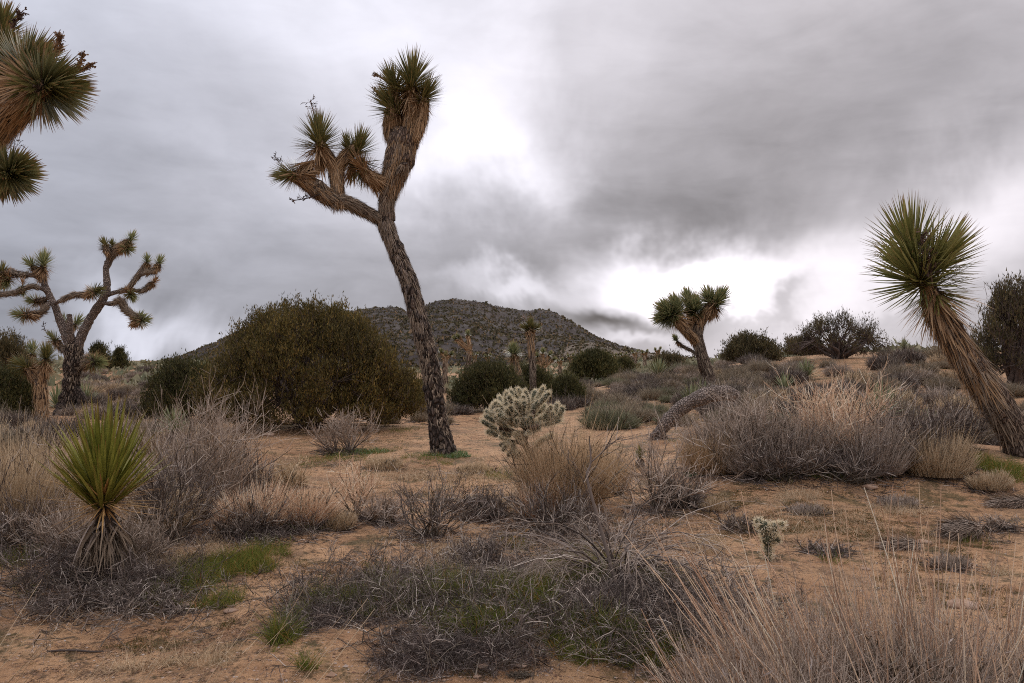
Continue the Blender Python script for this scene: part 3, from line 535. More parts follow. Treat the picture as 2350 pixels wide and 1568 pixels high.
# small one in front of it
base = G1(98, 965)
S = Tree('joshua_tree', 'small shaggy Joshua tree with green heads and tan skirts beside the dark trunk', 'tree', base, seed=50)
S.limb('trunk', [(98, 968, 15, 0), (96, 930, 13, 0), (94, 895, 14, 0), (92, 870, 14, 0)], 'bark', 12, .15, .06, [SH(900, .15, .3, .1, 1, (.05, .4), 'deadJ', .013)])
S.limb('branch', [(93, 885, 10, 0), (100, 850, 10, -.1), (105, 825, 7, -.1)], 'bark', 10, .1, .06, [SH(300, .15, .3, .1, 1, (.05, .4), 'deadJ', .012)])
S.limb('branch', [(92, 885, 8, 0), (72, 860, 9, 0), (58, 845, 6, 0)], 'bark', 10, .1, .06, [SH(260, .15, .3, .1, 1, (.05, .4), 'deadJ', .012)])
S.limb('branch', [(92, 875, 8, .1), (80, 840, 8, .3), (76, 812, 6, .3)], 'bark', 10, .1, .06, [SH(220, .15, .3, .1, 1, (.05, .4), 'deadJ', .012)])
S.ros(106, 815, -.1, 38, (.1, -.2, 1), 240, 'leafJ', 110, .013); S.ros(52, 838, 0, 36, (-.8, -.2, .5), 180, 'leafJ', 90, .013); S.ros(76, 803, .3, 28, (-.1, 0, 1), 140, 'leafP', 50, .012)
# the near one whose heads reach in from the left edge
def C1(x, y): return x*.3357, y*.3357
base = GD(-420, 6.5)
N1 = Tree('joshua_tree', 'near Joshua tree reaching in from the left edge with brown dead-leaf skirts', 'tree', base, seed=70)
N1.limb('trunk', [(-420, 1250, 70, 0), (-405, 1000, 56, 0), (-380, 760, 54, 0), (-340, 560, 52, 0), (-300, 470, 48, 0)], 'oldbark', 24, .14, .05, [SH(1600, .08, .2, 0, 1, (.05, .5), 'deadG', .009)])
def n1(*n): return [(*C1(a, b), r*.3357, d) for a, b, r, d in n]
N1.limb('branch', [(-310, 500, 44, 0), (-200, 430, 40, .1)]+n1((-300, 1100, 120, .15), (-60, 860, 125, .15), (90, 730, 120, .1), (220, 640, 95, 0), (330, 590, 55, 0)), 'bark', 20, .1, .04,
        [SH(2600, .16, .30, .45, .98, (.05, .4), 'deadJ', .0085), SH(2000, .14, .26, .3, .95, (.05, .35), 'deadG', .008)])
N1.limb('branch', n1((-300, 900, 100, .4), (-120, 640, 100, .4), (20, 530, 90, .3), (150, 470, 50, .2)), 'bark', 16, .1, .04, [SH(1800, .16, .3, .2, 1, (.05, .4), 'deadJ', .0085)])
N1.limb('branch', n1((-250, 800, 80, .7), (-120, 500, 70, .7), (-20, 330, 55, .6), (10, 240, 30, .6)), 'bark', 14, .1, .05, [SH(900, .14, .28, .2, 1, (.05, .4), 'deadJ', .0085)])
N1.limb('branch', [(-330, 560, 40, 0), (-220, 500, 32, -.1)]+n1((-300, 1310, 75, -.2), (-100, 1240, 62, -.2), (50, 1190, 45, -.2)), 'bark', 14, .1, .05, [SH(1100, .14, .26, .4, 1, (.05, .4), 'deadJ', .0085)])
def nr(x, y, dy, R, ax, n, **k): k['w'] = k.get('w', .009)*1.25; N1.ros(*C1(x, y), dy, R*.3357*1.05, ax, int(n*1.2), **k)
nr(340, 590, 0, 310, (1, -.2, -.05), 300, skirt=160, w=.0095, sk=(85, 165), back=.35)
nr(190, 450, .2, 290, (.75, -.2, .5), 300, skirt=150, w=.0095, back=.35)
nr(40, 380, .5, 230, (.2, 0, 1), 220, skirt=60, w=.009)
nr(-10, 230, .6, 240, (.25, 0, 1), 260, skirt=80, w=.009)
nr(-80, 560, .2, 220, (-.2, -.5, .3), 160, skirt=80, w=.009, mat='deadJ')
nr(85, 1180, -.2, 215, (.75, -.3, .1), 330, skirt=70, w=.009, stalk=(.1, 0, 1, 1.05), th1=125)
nr(-60, 1060, .1, 150, (-.3, 0, 1), 120, skirt=20, w=.009)
for (x, y, ax, Ls) in ((370, 400, (.3, 0, .8), .26), (400, 380, (.1, 0, .8), .22), (500, 520, (.4, 0, .6), .25), (530, 500, (.6, 0, .3), .2), (70, 200, (.4, 0, .8), .24)):
    g = Geo(); panicle(g, rg, N1.pt(*C1(x, y), .1), ax, Ls*.75, 60, .0042); obj('dry_flower_cluster', g.mesh('dry_flower_cluster', 'panicle' if x > 150 else 'dark', org=N1.b), N1.root)
# centre-right tree against the bright sky
base = GD(1629, 24)
R1 = Tree('joshua_tree', 'bushy-headed Joshua tree standing against the bright sky right of the hill', 'tree', base, seed=90)
bv = 900
R1.limb('trunk', [(1632, bv+10, 17, 0), (1628, 870, 14, 0), (1618, 835, 13, 0), (1606, 800, 13, 0), (1600, 770, 13, 0), (1602, 745, 13, 0)], 'bark', 16, .1, .08, [SH(900, .12, .26, .3, 1, (.05, .5), 'deadG', .014)])
R1.limb('branch', [(1602, 755, 12, 0), (1612, 725, 12, 0), (1628, 705, 10, 0), (1640, 690, 7, 0)], 'bark', 12, .1, .08, [SH(500, .15, .3, .1, 1, (.1, .5), 'deadJ', .014)])
R1.limb('branch', [(1599, 785, 11, 0), (1580, 765, 11, -.2), (1560, 745, 10, -.3), (1542, 722, 7, -.4)], 'bark', 12, .1, .08, [SH(500, .15, .3, .1, 1, (.1, .5), 'deadJ', .014)])
R1.limb('branch', [(1600, 765, 10, 0), (1588, 735, 9, .3), (1578, 705, 7, .3)], 'bark', 12, .1, .08, [SH(350, .15, .3, .1, 1, (.1, .5), 'deadJ', .014)])
R1.limb('branch', [(1606, 822, 5, 0), (1592, 808, 3.5, .2), (1570, 797, 4, .3), (1553, 785, 4, .3)], 'bark', 8, .1, .08, [SH(130, .1, .2, .3, 1, (.1, .8), 'deadG', .013)])
R1.limb('branch', [(1612, 860, 4, 0), (1606, 840, 4, -.2), (1601, 815, 3, -.2)], 'bark', 8, .1, .08)
for a in [(1648, 688, 0, 33, (.5, -.1, .9), 260, 'leafP', 90), (1627, 684, .2, 30, (-.3, .2, 1), 200, 'leafP', 50), (1534, 716, -.4, 36, (-.8, -.3, .6), 300, 'leafP', 100), (1552, 704, -.2, 32, (-.3, .1, 1), 220, 'leafP', 40), (1594, 705, -.1, 30, (.1, -.3, .8), 220, 'leafP', 60), (1580, 690, .3, 30, (-.2, 0, 1), 200, 'leafP', 40), (1521, 730, -.4, 26, (-.9, -.2, -.1), 120, 'leafP', 0), (1551, 778, .3, 12, (-.5, 0, 1), 60, 'leafP', 20)]:
    R1.ros(*a[:3], a[3]*1.25, a[4], int(a[5]*1.4), a[6], a[7], .019)
# two tall slender ones in the middle distance
def slender(label, u, v, Y, top, rad, ros, seed, tilt=0):
    b = GD(u, Y); S = Tree('joshua_tree', label, 'tree', b, seed=seed); vb = CY-K*math.tan(math.atan2(b[2]-CAMZ, Y)-PITCH)
    S.limb('trunk', [(u, vb+5, rad*1.15, 0), (u+tilt*.35, vb+(top[1]-vb)*.35, rad, 0), (u+(top[0]-u)*.75, vb+(top[1]-vb)*.75, rad, 0), (top[0], top[1], rad*.6, 0)], 'bark', 10, .12, .08, [SH(500, .15, .35, .3, 1, (.03, .35), 'deadG', .016), SH(420, .18, .4, .6, 1, (.03, .35), 'deadJ', .015)])
    for r_ in ros: S.ros(*r_[:7], r_[7], .017)
slender('tall thin Joshua tree with a wide dark head, right one of two above the cactus', 1223, 900, 27, (1217, 745), 7.5, [(1217, 748, 0, 26, (0, -.1, 1), 200, 'leafJ', 70), (1207, 752, 0, 20, (-.8, 0, .4), 90, 'leafJ', 20), (1228, 752, .2, 20, (.8, 0, .4), 90, 'leafJ', 20), (1203, 730, .1, 12, (-.3, 0, 1), 20, 'deadS', 0)], 110)
slender('shorter thin Joshua tree with a pale green head, left one of two above the cactus', 1197, 895, 25, (1179, 808), 8.5, [(1179, 806, 0, 28, (-.05, -.1, 1), 240, 'leafP', 90)], 120, -3)
# distant ones in front of the hill
def far_j(label, u, Y, nodes, seed, mat='leafP', group=None):
    b = GD(u, Y); S = Tree('joshua_tree', label, 'tree', b, group, seed=seed); vb = CY-K*math.tan(math.atan2(b[2]-CAMZ, Y)-PITCH)
    f = nodes[0]; S.limb('trunk', [(u, vb+3, f[3]*1.4, 0), (f[0], f[1], f[3], 0)] if abs(vb-f[1]) > 4 else [(u, vb+3, f[3], 0), (u, vb-10, f[3], 0)], 'bark', 8, .1, .15, [SH(120, .2, .4, .2, 1, (.1, .6), 'deadG', .03)])
    for (u0, v0, R, r_, dx, dy_) in nodes:
        S.limb('branch', [(f[0], f[1]+4, f[3]*.8, 0), ((f[0]+u0)/2+dx*.2, (f[1]+v0)/2+3, r_*.8, 0), (u0-dx*2, v0+dy_*2, r_*.6, 0)], 'bark', 7, .1, .15, [SH(60, .15, .35, .2, 1, (.1, .6), 'deadJ', .025)])
        S.ros(u0, v0, 0, R, (dx*.2, -.1, .3+dy_*.15), 80, mat, 26, .028)
far_j('distant leaning Joshua tree with three pale heads, just right of the big trunk', 1066, 38, [(1078, 800, 8, 5, 0, 2), (1074, 765, 11, 4, 0, 2), (1052, 772, 10, 3, -2, 1), (1043, 776, 9, 3, -2, 1)], 130)
far_j('distant Joshua tree behind the big leaning trunk, left of it in the scrub', 1020, 36, [(1022, 815, 12, 5, 0, 2), (1012, 806, 9, 4, -1, 2), (1036, 812, 9, 3, 2, 1)], 131)
far_j('low Joshua tree with spreading crown between the slender trees and the hill', 1247, 44, [(1247, 838, 9, 4, 0, 2), (1232, 815, 11, 3, -2, 2), (1246, 806, 12, 3, 0, 3), (1262, 812, 11, 3, 2, 2), (1272, 824, 9, 3, 3, 1), (1225, 828, 9, 3, -3, 1)], 132)
for i, (u, Y, t) in enumerate([(1480, 60, 806), (1510, 62, 800), (1385, 55, 812), (1408, 58, 815), (1458, 75, 806), (1432, 66, 812), (1340, 64, 812), (1310, 70, 815), (1285, 58, 825), (1120, 62, 815), (1090, 70, 812)]):
    far_j(['tenth', 'eleventh', 'sixth', 'seventh', 'ninth', 'eighth', 'fifth', 'fourth', 'third', 'second', 'first'][i]+' small distant Joshua tree from the left at the foot of the hill', u, Y, [(u, t+8, 6, 3, 0, 2), (u-6, t+2, 6, 2, -1, 2), (u+5, t, 6, 2, 1, 2)], 140+i, group='small Joshua trees at the foot of the hill')

# ------------------------------------------------------------------ the big-leaved yuccas whose every leaf is its own piece
def leaf_mesh(name, mat, curve=0.0, seg=7, w_=.028, fold=.35, twist=0):
    g = Geo(); z = np.linspace(0, 1, seg); Pn = np.stack([0*z, curve*z*z, z], 1)[None]
    W = np.interp(z, [0, .12, .45, .8, 1], [.75, .8, 1, .6, .03])*w_
    ribbons(g, Pn, W[None], np.array([[0, 1., 0]]), fold=fold); return g.mesh(name, mat)
def place(o, pos, d, nrm, s, wscale=1.0):
    d = Vector(d).normalized(); x = Vector(nrm).cross(d)
    if x.length < 1e-4: x = Vector((1, 0, 0)).cross(d)
    x.normalize(); y = d.cross(x); Mx = Matrix((x, y, d)).transposed().to_4x4()
    o.matrix_local = Matrix.Translation(Vector(pos)) @ Mx @ Matrix.Diagonal((s*wscale, s*wscale, s, 1))
def leaf_rosette(parent, name, meshes, rng, c, axis, R, n, th0, th1, back, p=.75, lv=.12, ws=1.0, flat=0):
    axis = unit(np.array(axis, float)); a = unit(np.cross(axis, [.3, .5, .81])); b = np.cross(axis, a)
    for i in range(n):
        f = (i+rng.random())/n; th = math.radians(th0+(th1-th0)*f**p+rng.normal(0, 3)); ph = i*2.39996+rng.normal(0, .2)
        pr = a*math.cos(ph)+b*math.sin(ph); d = axis*math.cos(th)+pr*math.sin(th)
        pos = np.asarray(c)-axis*f*back*R+pr*.035*R; nrm = np.cross(np.cross(d, axis), d)
        if np.linalg.norm(nrm) < 1e-3: nrm = a
        o = bpy.data.objects.new(name, meshes[i % len(meshes)]); C.objects.link(o); o.parent = parent
        place(o, pos, d, nrm, R*rng.uniform(1-lv, 1+lv*.6)*(1-.18*f), ws)
yb = G1(240, 1335); hy = P(238, 1152, yb[1])-yb
Yc = thing('yucca', 'bright green spiky yucca with orange and silver dead leaves in the left foreground', 'yucca', tuple(yb))
g = Geo(); limb(g, [(0, 0, -.1), (.01, 0, .15), (0, 0, .35), tuple(hy*[1, 0, 1]+[0, 0, .03])], [.075, .07, .065, .04], 14, .15, .03); tr = obj('trunk', g.mesh('trunk', 'oldbark'), Yc)
rg = np.random.default_rng(21); hc = hy*[1, 0, 1]
lm = [leaf_mesh('leaf', 'leafY', c_, 7, .024, .6) for c_ in (.0, .06, -.05, .12, -.1)]
leaf_rosette(Yc, 'leaf', lm, rg, hc+[0, 0, .10], (.03, -.03, 1), .60, 230, 2, 48, .28, .66, .20, .85)
do = [leaf_mesh('dead_leaf', 'deadO', c_, 6, .019, .25) for c_ in (-.05, -.12, .06)]
leaf_rosette(Yc, 'dead_leaf', do, rg, hc+[0, 0, .04], (0, 0, 1), .34, 130, 55, 112, .24, 1, .45)
ds = [leaf_mesh('dead_leaf', 'deadS', c_, 6, .022, .25) for c_ in (-.35, -.9, -.1, -1.2, .3)]
leaf_rosette(Yc, 'dead_leaf', ds, rg, hc-[0, 0, .07], (0, 0, 1), .23, 56, 98, 155, .45, 1, .5)
leaf_rosette(Yc, 'dead_leaf', do, rg, hc+[0, 0, .02], (0, 0, 1), .17, 60, 50, 120, .4, 1, .4, 1.5)
g = Geo(); sk_ = grow(rg, hc-[0, 0, .17]+rg.normal(0, .035, (420, 3)), unit(rg.normal(0, 1, (420, 3))*[1, 1, .2]+[0, 0, -.8]), rg.uniform(.12, .34, 420), 5, (0, 0, -.35), .12)
ribbons(g, sk_, np.tile([[.004, .007, .006, .004, .001]], (420, 1)), rng=rg); obj('dead_leaves', g.mesh('dead_leaves', 'deadG'), Yc)['kind'] = 'stuff'

base = GD(2352, 10.4)
R2 = Tree('yucca_tree', 'leaning tree yucca with huge green double head and shaggy brown trunk at the right', 'yucca', base, seed=200)
_, ax = R2.limb('trunk', [(2362, 1060, 44, 0), (2335, 1000, 37, 0), (2290, 930, 34, 0), (2243, 860, 32, 0), (2203, 800, 30, 0), (2168, 742, 27, 0), (2144, 700, 22, 0), (2132, 670, 19, 0), (2120, 630, 14, 0)], 'bark', 20, .12, .05,
        [SH(3600, .18, .38, 0, .85, (.03, .25), 'deadG', .011), SH(2000, .2, .42, .3, .93, (.05, .34), 'deadJ', .011), SH(500, .2, .4, 0, .9, (.2, .6), 'deadG', .010)])
lr = [leaf_mesh('leaf', 'leafR', c_, 5, .022, .5) for c_ in (0, .05, -.05, .1)]
sz = 1/K*10.4
for (u, v, dy, R, axs, n, t1_, bk) in [(2092, 568, .05, 134, (-.2, .0, 1), 190, 100, .3), (2150, 600, 0, 128, (.5, -.2, .85), 150, 88, .30), (2102, 634, -.12, 136, (-.6, -.35, .5), 130, 80, .25)]:
    e = bpy.data.objects.new('rosette', None); C.objects.link(e); e.parent = R2.root; c = R2.pt(u, v, dy)-R2.b; e.location = c
    leaf_rosette(e, 'leaf', lr, R2.rng, (0, 0, 0), axs, R*sz, n, 3, t1_, bk, .8, .1)
dj = [leaf_mesh('dead_leaf', 'deadJ', c_, 5, .022, .25) for c_ in (-.1, -.25, .05)]
lo = [leaf_mesh('leaf', 'leafR', c_, 5, .022, .35) for c_ in (-.03, -.08)]
e = bpy.data.objects.new('leaf_skirt', None); C.objects.link(e); e.parent = R2.root; e.location = R2.pt(2138, 668, 0)-R2.b
leaf_rosette(e, 'leaf', lo, R2.rng, (.02, 0, .12), (-.35, 0, 1), 108*sz, 170, 62, 125, .35, 1, .2)
leaf_rosette(e, 'dead_leaf', dj, R2.rng, (0, 0, 0), (-.35, 0, 1), 112*sz, 180, 108, 164, .5, 1, .35)
g = Geo(); panicle(g, rg, R2.pt(2140, 655, -.25), (-.22, -.1, 1), .62, 60, .006); obj('flower_stalk', g.mesh('flower_stalk', 'dark', org=R2.b), R2.root)

# ------------------------------------------------------------------ low yuccas in the middle distance
def low_yucca(label, u, Y, h, R, n, mat, dead=80, th1=95, seed=1, w_=.016, smat='deadS', group=None, axis=(0, 0, 1), p=.75):
    b = GD(u, Y); r_ = np.random.default_rng(seed); S = thing('yucca', label, 'yucca', tuple(b), group)
    g = Geo(); limb(g, [(0, 0, -.08), (0, 0, h*.5+.02), (0, 0, h+.05)], [.07, .07, .04], 9, .15, .06); obj('trunk', g.mesh('trunk', 'oldbark'), S)
    g = Geo(); rosette(g, r_, (0, 0, h+.1), axis, R, n, 3, th1, w_, .3, 4, fold=.3, p=p); obj('leaves', g.mesh('leaves', mat), S)
    if dead:
        g = Geo(); rosette(g, r_, (0, 0, h), (0, 0, 1), R*.8, dead, th1, 165, w_*.8, .3, 4, -.2); obj('dead_leaves', g.mesh('dead_leaves', smat), S)
low_yucca('yucca with silvery hanging skirt in front of the low left juniper', 402, 11.8, .42, .36, 110, 'leafG', 110, 88, 1, .011)
low_yucca('grey-green yucca tuft at the foot of the big juniper on the left', 430, 11.0, .05, .34, 90, 'leafG', 20, 80, 2, .011)
low_yucca('round spiky yucca on the grassy slope right of the hill', 1511, 32, .15, .72, 150, 'leafG', 50, 92, 3, .022)
low_yucca('large fan-shaped yucca beside the centre-right Joshua tree', 1588, 20, .0, .60, 190, 'leafG', 50, 78, 4, .015)
low_yucca('yucca with pale heart behind the fan-shaped yucca on the slope', 1612, 22, .0, .5, 90, 'leafG', 20, 85, 41, .015)
low_yucca('upright yucca with long pale leaves on a dark stalk on the right slope', 2024, 15.5, .30, .62, 64, 'leafG', 70, 84, 5, .017, 'deadG')
low_yucca('squat yucca with drooping tan leaves on the right slope', 1957, 15.0, .08, .42, 110, 'deadO', 60, 100, 6, .014, 'deadJ')
low_yucca('yucca with thin blades among the grass below the leaning tree yucca', 2130, 13.5, .0, .55, 90, 'leafG', 20, 70, 7, .010)
low_yucca('yucca rosette in front of the open juniper on the right ridge', 1850, 24, .12, .55, 110, 'leafG', 40, 92, 8, .018)
low_yucca('lower yucca left of the rosette on the right ridge', 1800, 22, .0, .5, 90, 'leafG', 40, 92, 81, .018)
low_yucca('small dark yucca tuft growing beside the fallen trunk root', 1468, 10.9, .06, .16, 70, 'leafJ', 60, 70, 9, .008, 'deadG')
low_yucca('yucca behind the dark trunk of the many-armed tree', 196, 25, .05, .75, 110, 'leafG', 30, 80, 10, .02)
low_yucca('yucca left of the dark trunk of the many-armed tree', 132, 25, .05, .7, 90, 'leafG', 30, 80, 12, .02)
low_yucca('tiny yucca on the skyline of the sandy knoll', 2075, 30, .35, .35, 60, 'leafG', 20, 100, 11, .02)
low_yucca('small yucca on the slope by the dark middle juniper', 1300, 30, .3, .6, 110, 'leafG', 20, 92, 13, .02)

# ------------------------------------------------------------------ fallen trunk
fb = G1(1512, 1010)
Fb = Tree('fallen_trunk', 'fallen grey Joshua tree trunk arching over the ground on the right', 'log', fb, seed=220)
_, fax = Fb.limb('log', [(1505, 1006, 16, .1), (1520, 985, 14, 0), (1543, 955, 16, 0), (1580, 926, 17, 0), (1620, 908, 18, .05), (1655, 902, 18, .1), (1682, 906, 15, .15), (1690, 918, 11, .15)], 'log', 24, .12, .035, [SH(900, .04, .09, 0, 1, (.05, .4), 'deadS', .009), SH(500, .03, .08, 0, 1, (.1, .5), 'deadG', .009)])
g = Geo(); rt = grow(rg, np.zeros((160, 3))+rg.normal(0, .08, (160, 3)), unit(rg.normal(size=(160, 3))*[1.4, 1, .5]), rg.uniform(.1, .42, 160), 4, (0, 0, -.2), .15); rt[..., 2] = np.maximum(rt[..., 2], -.02); tubes(g, rt, .007, .003); o = obj('root', g.mesh('root', 'deadS'), Fb.root); o['kind'] = 'stuff'

# ------------------------------------------------------------------ cholla cactus
def joint_meshes(k):
    rng = np.random.default_rng(300+k); g = Geo(); z = np.linspace(0, 1, 12); r = np.interp(z, [0, .08, .5, .9, .97, 1], [.12, .16, .19, .17, .10, .02]); an = np.arange(12)*PI/6
    rr = r[:, None]*(1+.10*np.cos(an*4+z[:, None]*12)*np.sin(z[:, None]*40)+.05*rng.normal(size=(12, 12))); bx = .06*np.sin(z*3+k)
    v = np.stack([rr*np.cos(an)+bx[:, None], rr*np.sin(an), z[:, None]+0*an], -1); i = np.arange(11)[:, None]*12; j = np.arange(12)[None]
    q = np.stack([i+j, i+(j+1) % 12, i+12+(j+1) % 12, i+12+j], -1).reshape(-1, 4); g.add(v, q); return g
JB = [joint_meshes(k).mesh('stem_joint', 'cactus') for k in range(3)]
def spine_mesh(k, Lz):
    """spines of a joint Lz long and .056 thick, in metres"""
    rng = np.random.default_rng(320+k); n = int(620*Lz/.15)
    z = rng.uniform(0, 1.02, n)**.9*Lz; ph = rng.uniform(0, 2*PI, n); rad = np.stack([np.cos(ph), np.sin(ph), 0*ph], 1)
    tipz = np.clip((z/Lz-.8)/.2, 0, 1); b = rad*(.024*(1-.6*tipz))[:, None]+np.stack([0*z, 0*z, z], 1)
    d = unit(rad*(1-.6*tipz)[:, None]+rng.normal(0, .55, (n, 3))+np.array([0, 0, .15])+np.array([0, 0, 1])*tipz[:, None])
    Pn = grow(rng, b, d, rng.uniform(.020, .042, n), 2); g = Geo(); ribbons(g, Pn, np.tile([[.0015, .0008]], (n, 1)), rng=rng); return g
SPL = [.08, .12, .16, .22, .30]; SPM = [spine_mesh(i, l).mesh('spines', 'spine') for i, l in enumerate(SPL)]
def joint(root, a, b, rng, wid=.045, old=False):
    a = np.asarray(a, float); b = np.asarray(b, float); Ln = float(np.linalg.norm(b-a)); d = (b-a)/max(Ln, 1e-6)
    o = bpy.data.objects.new('stem_joint', JB[rng.integers(3)]); C.objects.link(o); o.parent = root
    q = Vector(d).to_track_quat('Z', 'Y') @ Quaternion((0, 0, 1), rng.uniform(0, 6.28)); wr = wid*rng.uniform(.85, 1.1)/.36
    o.matrix_local = Matrix.Translation(Vector(a)) @ q.to_matrix().to_4x4() @ Matrix.Diagonal((wr, wr, Ln, 1))
    i = int(np.argmin(np.abs(np.array(SPL)-Ln))); s = bpy.data.objects.new('spines', SPM[i]); C.objects.link(s); s.parent = o
    s.matrix_local = Matrix.Diagonal((wid/.056/wr, wid/.056/wr, 1/SPL[i], 1))
cb = GD(1208, 8.3)
Cc = thing('cholla_cactus', 'large pale cholla cactus with a round crown of white-spined joints', 'cactus', tuple(cb))
rc = np.random.default_rng(33)
def CP(x, y, dy=0): return P((1100+x/3.917)/1.0638, (900+y/3.917)/1.0638, cb[1]+dy)-cb
segs = [(800, 350, 890, 175), (850, 350, 945, 225), (700, 460, 740, 380), (745, 380, 712, 205), (712, 310, 640, 190), (650, 360, 585, 290), (585, 290, 578, 205), (530, 360, 535, 220), (525, 400, 465, 265),
        (665, 430, 665, 300), (780, 340, 808, 210), (740, 470, 850, 345), (510, 395, 420, 320), (605, 435, 555, 355), (400, 450, 400, 345), (490, 530, 420, 455), (600, 550, 475, 410), (640, 545, 550, 470),
        (420, 575, 295, 495), (685, 490, 625, 435), (430, 510, 320, 450), (400, 470, 335, 400), (400, 620, 345, 600), (440, 580, 380, 545), (480, 470, 440, 400), (430, 420, 410, 345), (470, 350, 430, 310),
        (830, 540, 800, 490), (820, 520, 910, 540), (900, 535, 1055, 495), (920, 450, 965, 355), (1000, 470, 1022, 330), (1045, 470, 1072, 365), (880, 490, 1050, 470), (900, 490, 925, 430), (960, 480, 985, 420),
        (860, 565, 730, 625), (740, 620, 615, 620), (700, 700, 610, 620), (610, 620, 540, 560), (585, 690, 465, 650), (600, 700, 590, 810), (590, 810, 655, 850), (500, 790, 540, 730), (620, 840, 665, 800), (470, 740, 560, 710), (540, 830, 600, 790),
        (810, 745, 900, 665), (900, 670, 975, 635), (740, 600, 690, 520), (760, 560, 800, 500), (560, 600, 500, 540), (500, 600, 430, 600), (580, 640, 490, 620), (620, 560, 640, 480), (680, 560, 700, 470), (560, 520, 520, 450), (520, 560, 455, 500),
        (720, 540, 770, 450), (770, 470, 800, 400), (630, 470, 600, 400), (700, 420, 690, 350), (560, 440, 530, 380), (450, 640, 370, 610), (850, 420, 900, 340), (780, 420, 850, 300)]
for (x0, y0, x1, y1) in segs:
    dy = rc.normal(0, .10); joint(Cc, CP(x0, y0, dy*.5), CP(x1, y1, dy), rc)
for i in range(14):     # the joints at the back and the front of the crown
    a = rc.uniform(.1*PI, .98*PI); r0 = rc.uniform(90, 250); x = 690+math.cos(a)*r0*1.15; y = 560-math.sin(a)*r0*1.1; Lr = rc.uniform(60, 120); dy = rc.choice([-1, 1])*rc.uniform(.08, .3)
    joint(Cc, CP(x, y, dy), CP(x+math.cos(a)*Lr+rc.normal(0, 20), y-math.sin(a)*Lr+rc.normal(0, 15)-10, dy*1.25), rc)
g = Geo(); tb0 = [(0, 0, -.05), tuple(CP(770, 950)), tuple(CP(740, 800)), tuple(CP(705, 690)), tuple(CP(735, 590)), tuple(CP(740, 470))]; limb(g, tb0, [.04, .036, .034, .032, .028, .024], 12, .2, .025)
for (x0, y0, xm, ym, x1, y1) in [(700, 700, 620, 640, 540, 570), (735, 600, 800, 560, 850, 545), (735, 580, 640, 520, 580, 440), (735, 560, 780, 480, 800, 360), (730, 640, 600, 600, 470, 570), (735, 540, 700, 450, 690, 360), (715, 740, 650, 700, 590, 700), (770, 850, 800, 780, 830, 740)]:
    limb(g, [CP(x0, y0), CP(xm, ym, rc.normal(0, .08)), CP(x1, y1, rc.normal(0, .08))], [.028, .024, .018], 8, .2, .03)
obj('trunk', g.mesh('trunk', 'cactusD'), Cc)
tws = grow(rc, rc.normal(0, .05, (60, 3))*[1, 1, 0]+[.02, 0, .1], unit(rc.normal(0, .25, (60, 3))+[0, 0, 1]), rc.uniform(.2, .55, 60), 4, (0, 0, .05), .12); g = Geo(); tubes(g, tws, .003, .0015); obj('dead_twigs', g.mesh('dead_twigs', 'twigD'), Cc)['kind'] = 'stuff'
sb = G1(1762, 1288)
Sc_ = thing('cholla_cactus', 'small cholla cactus with two stubby arms on the sand, right of centre', 'cactus', tuple(sb)); k_ = sb[1]/K
for (x0, y0, x1, y1, wd) in [(0, 0, 0, 42, .04), (0, 38, 3, 78, .05), (1, 60, -17, 88, .045), (3, 60, 20, 84, .042), (-15, 75, -22, 92, .035), (18, 78, 34, 84, .03), (3, 40, 26, 52, .035), (2, 70, 3, 84, .035)]:
    joint(Sc_, (x0*k_, rc.normal(0, .012), y0*k_), (x1*k_, rc.normal(0, .02), y1*k_), rc, wd*1.45)

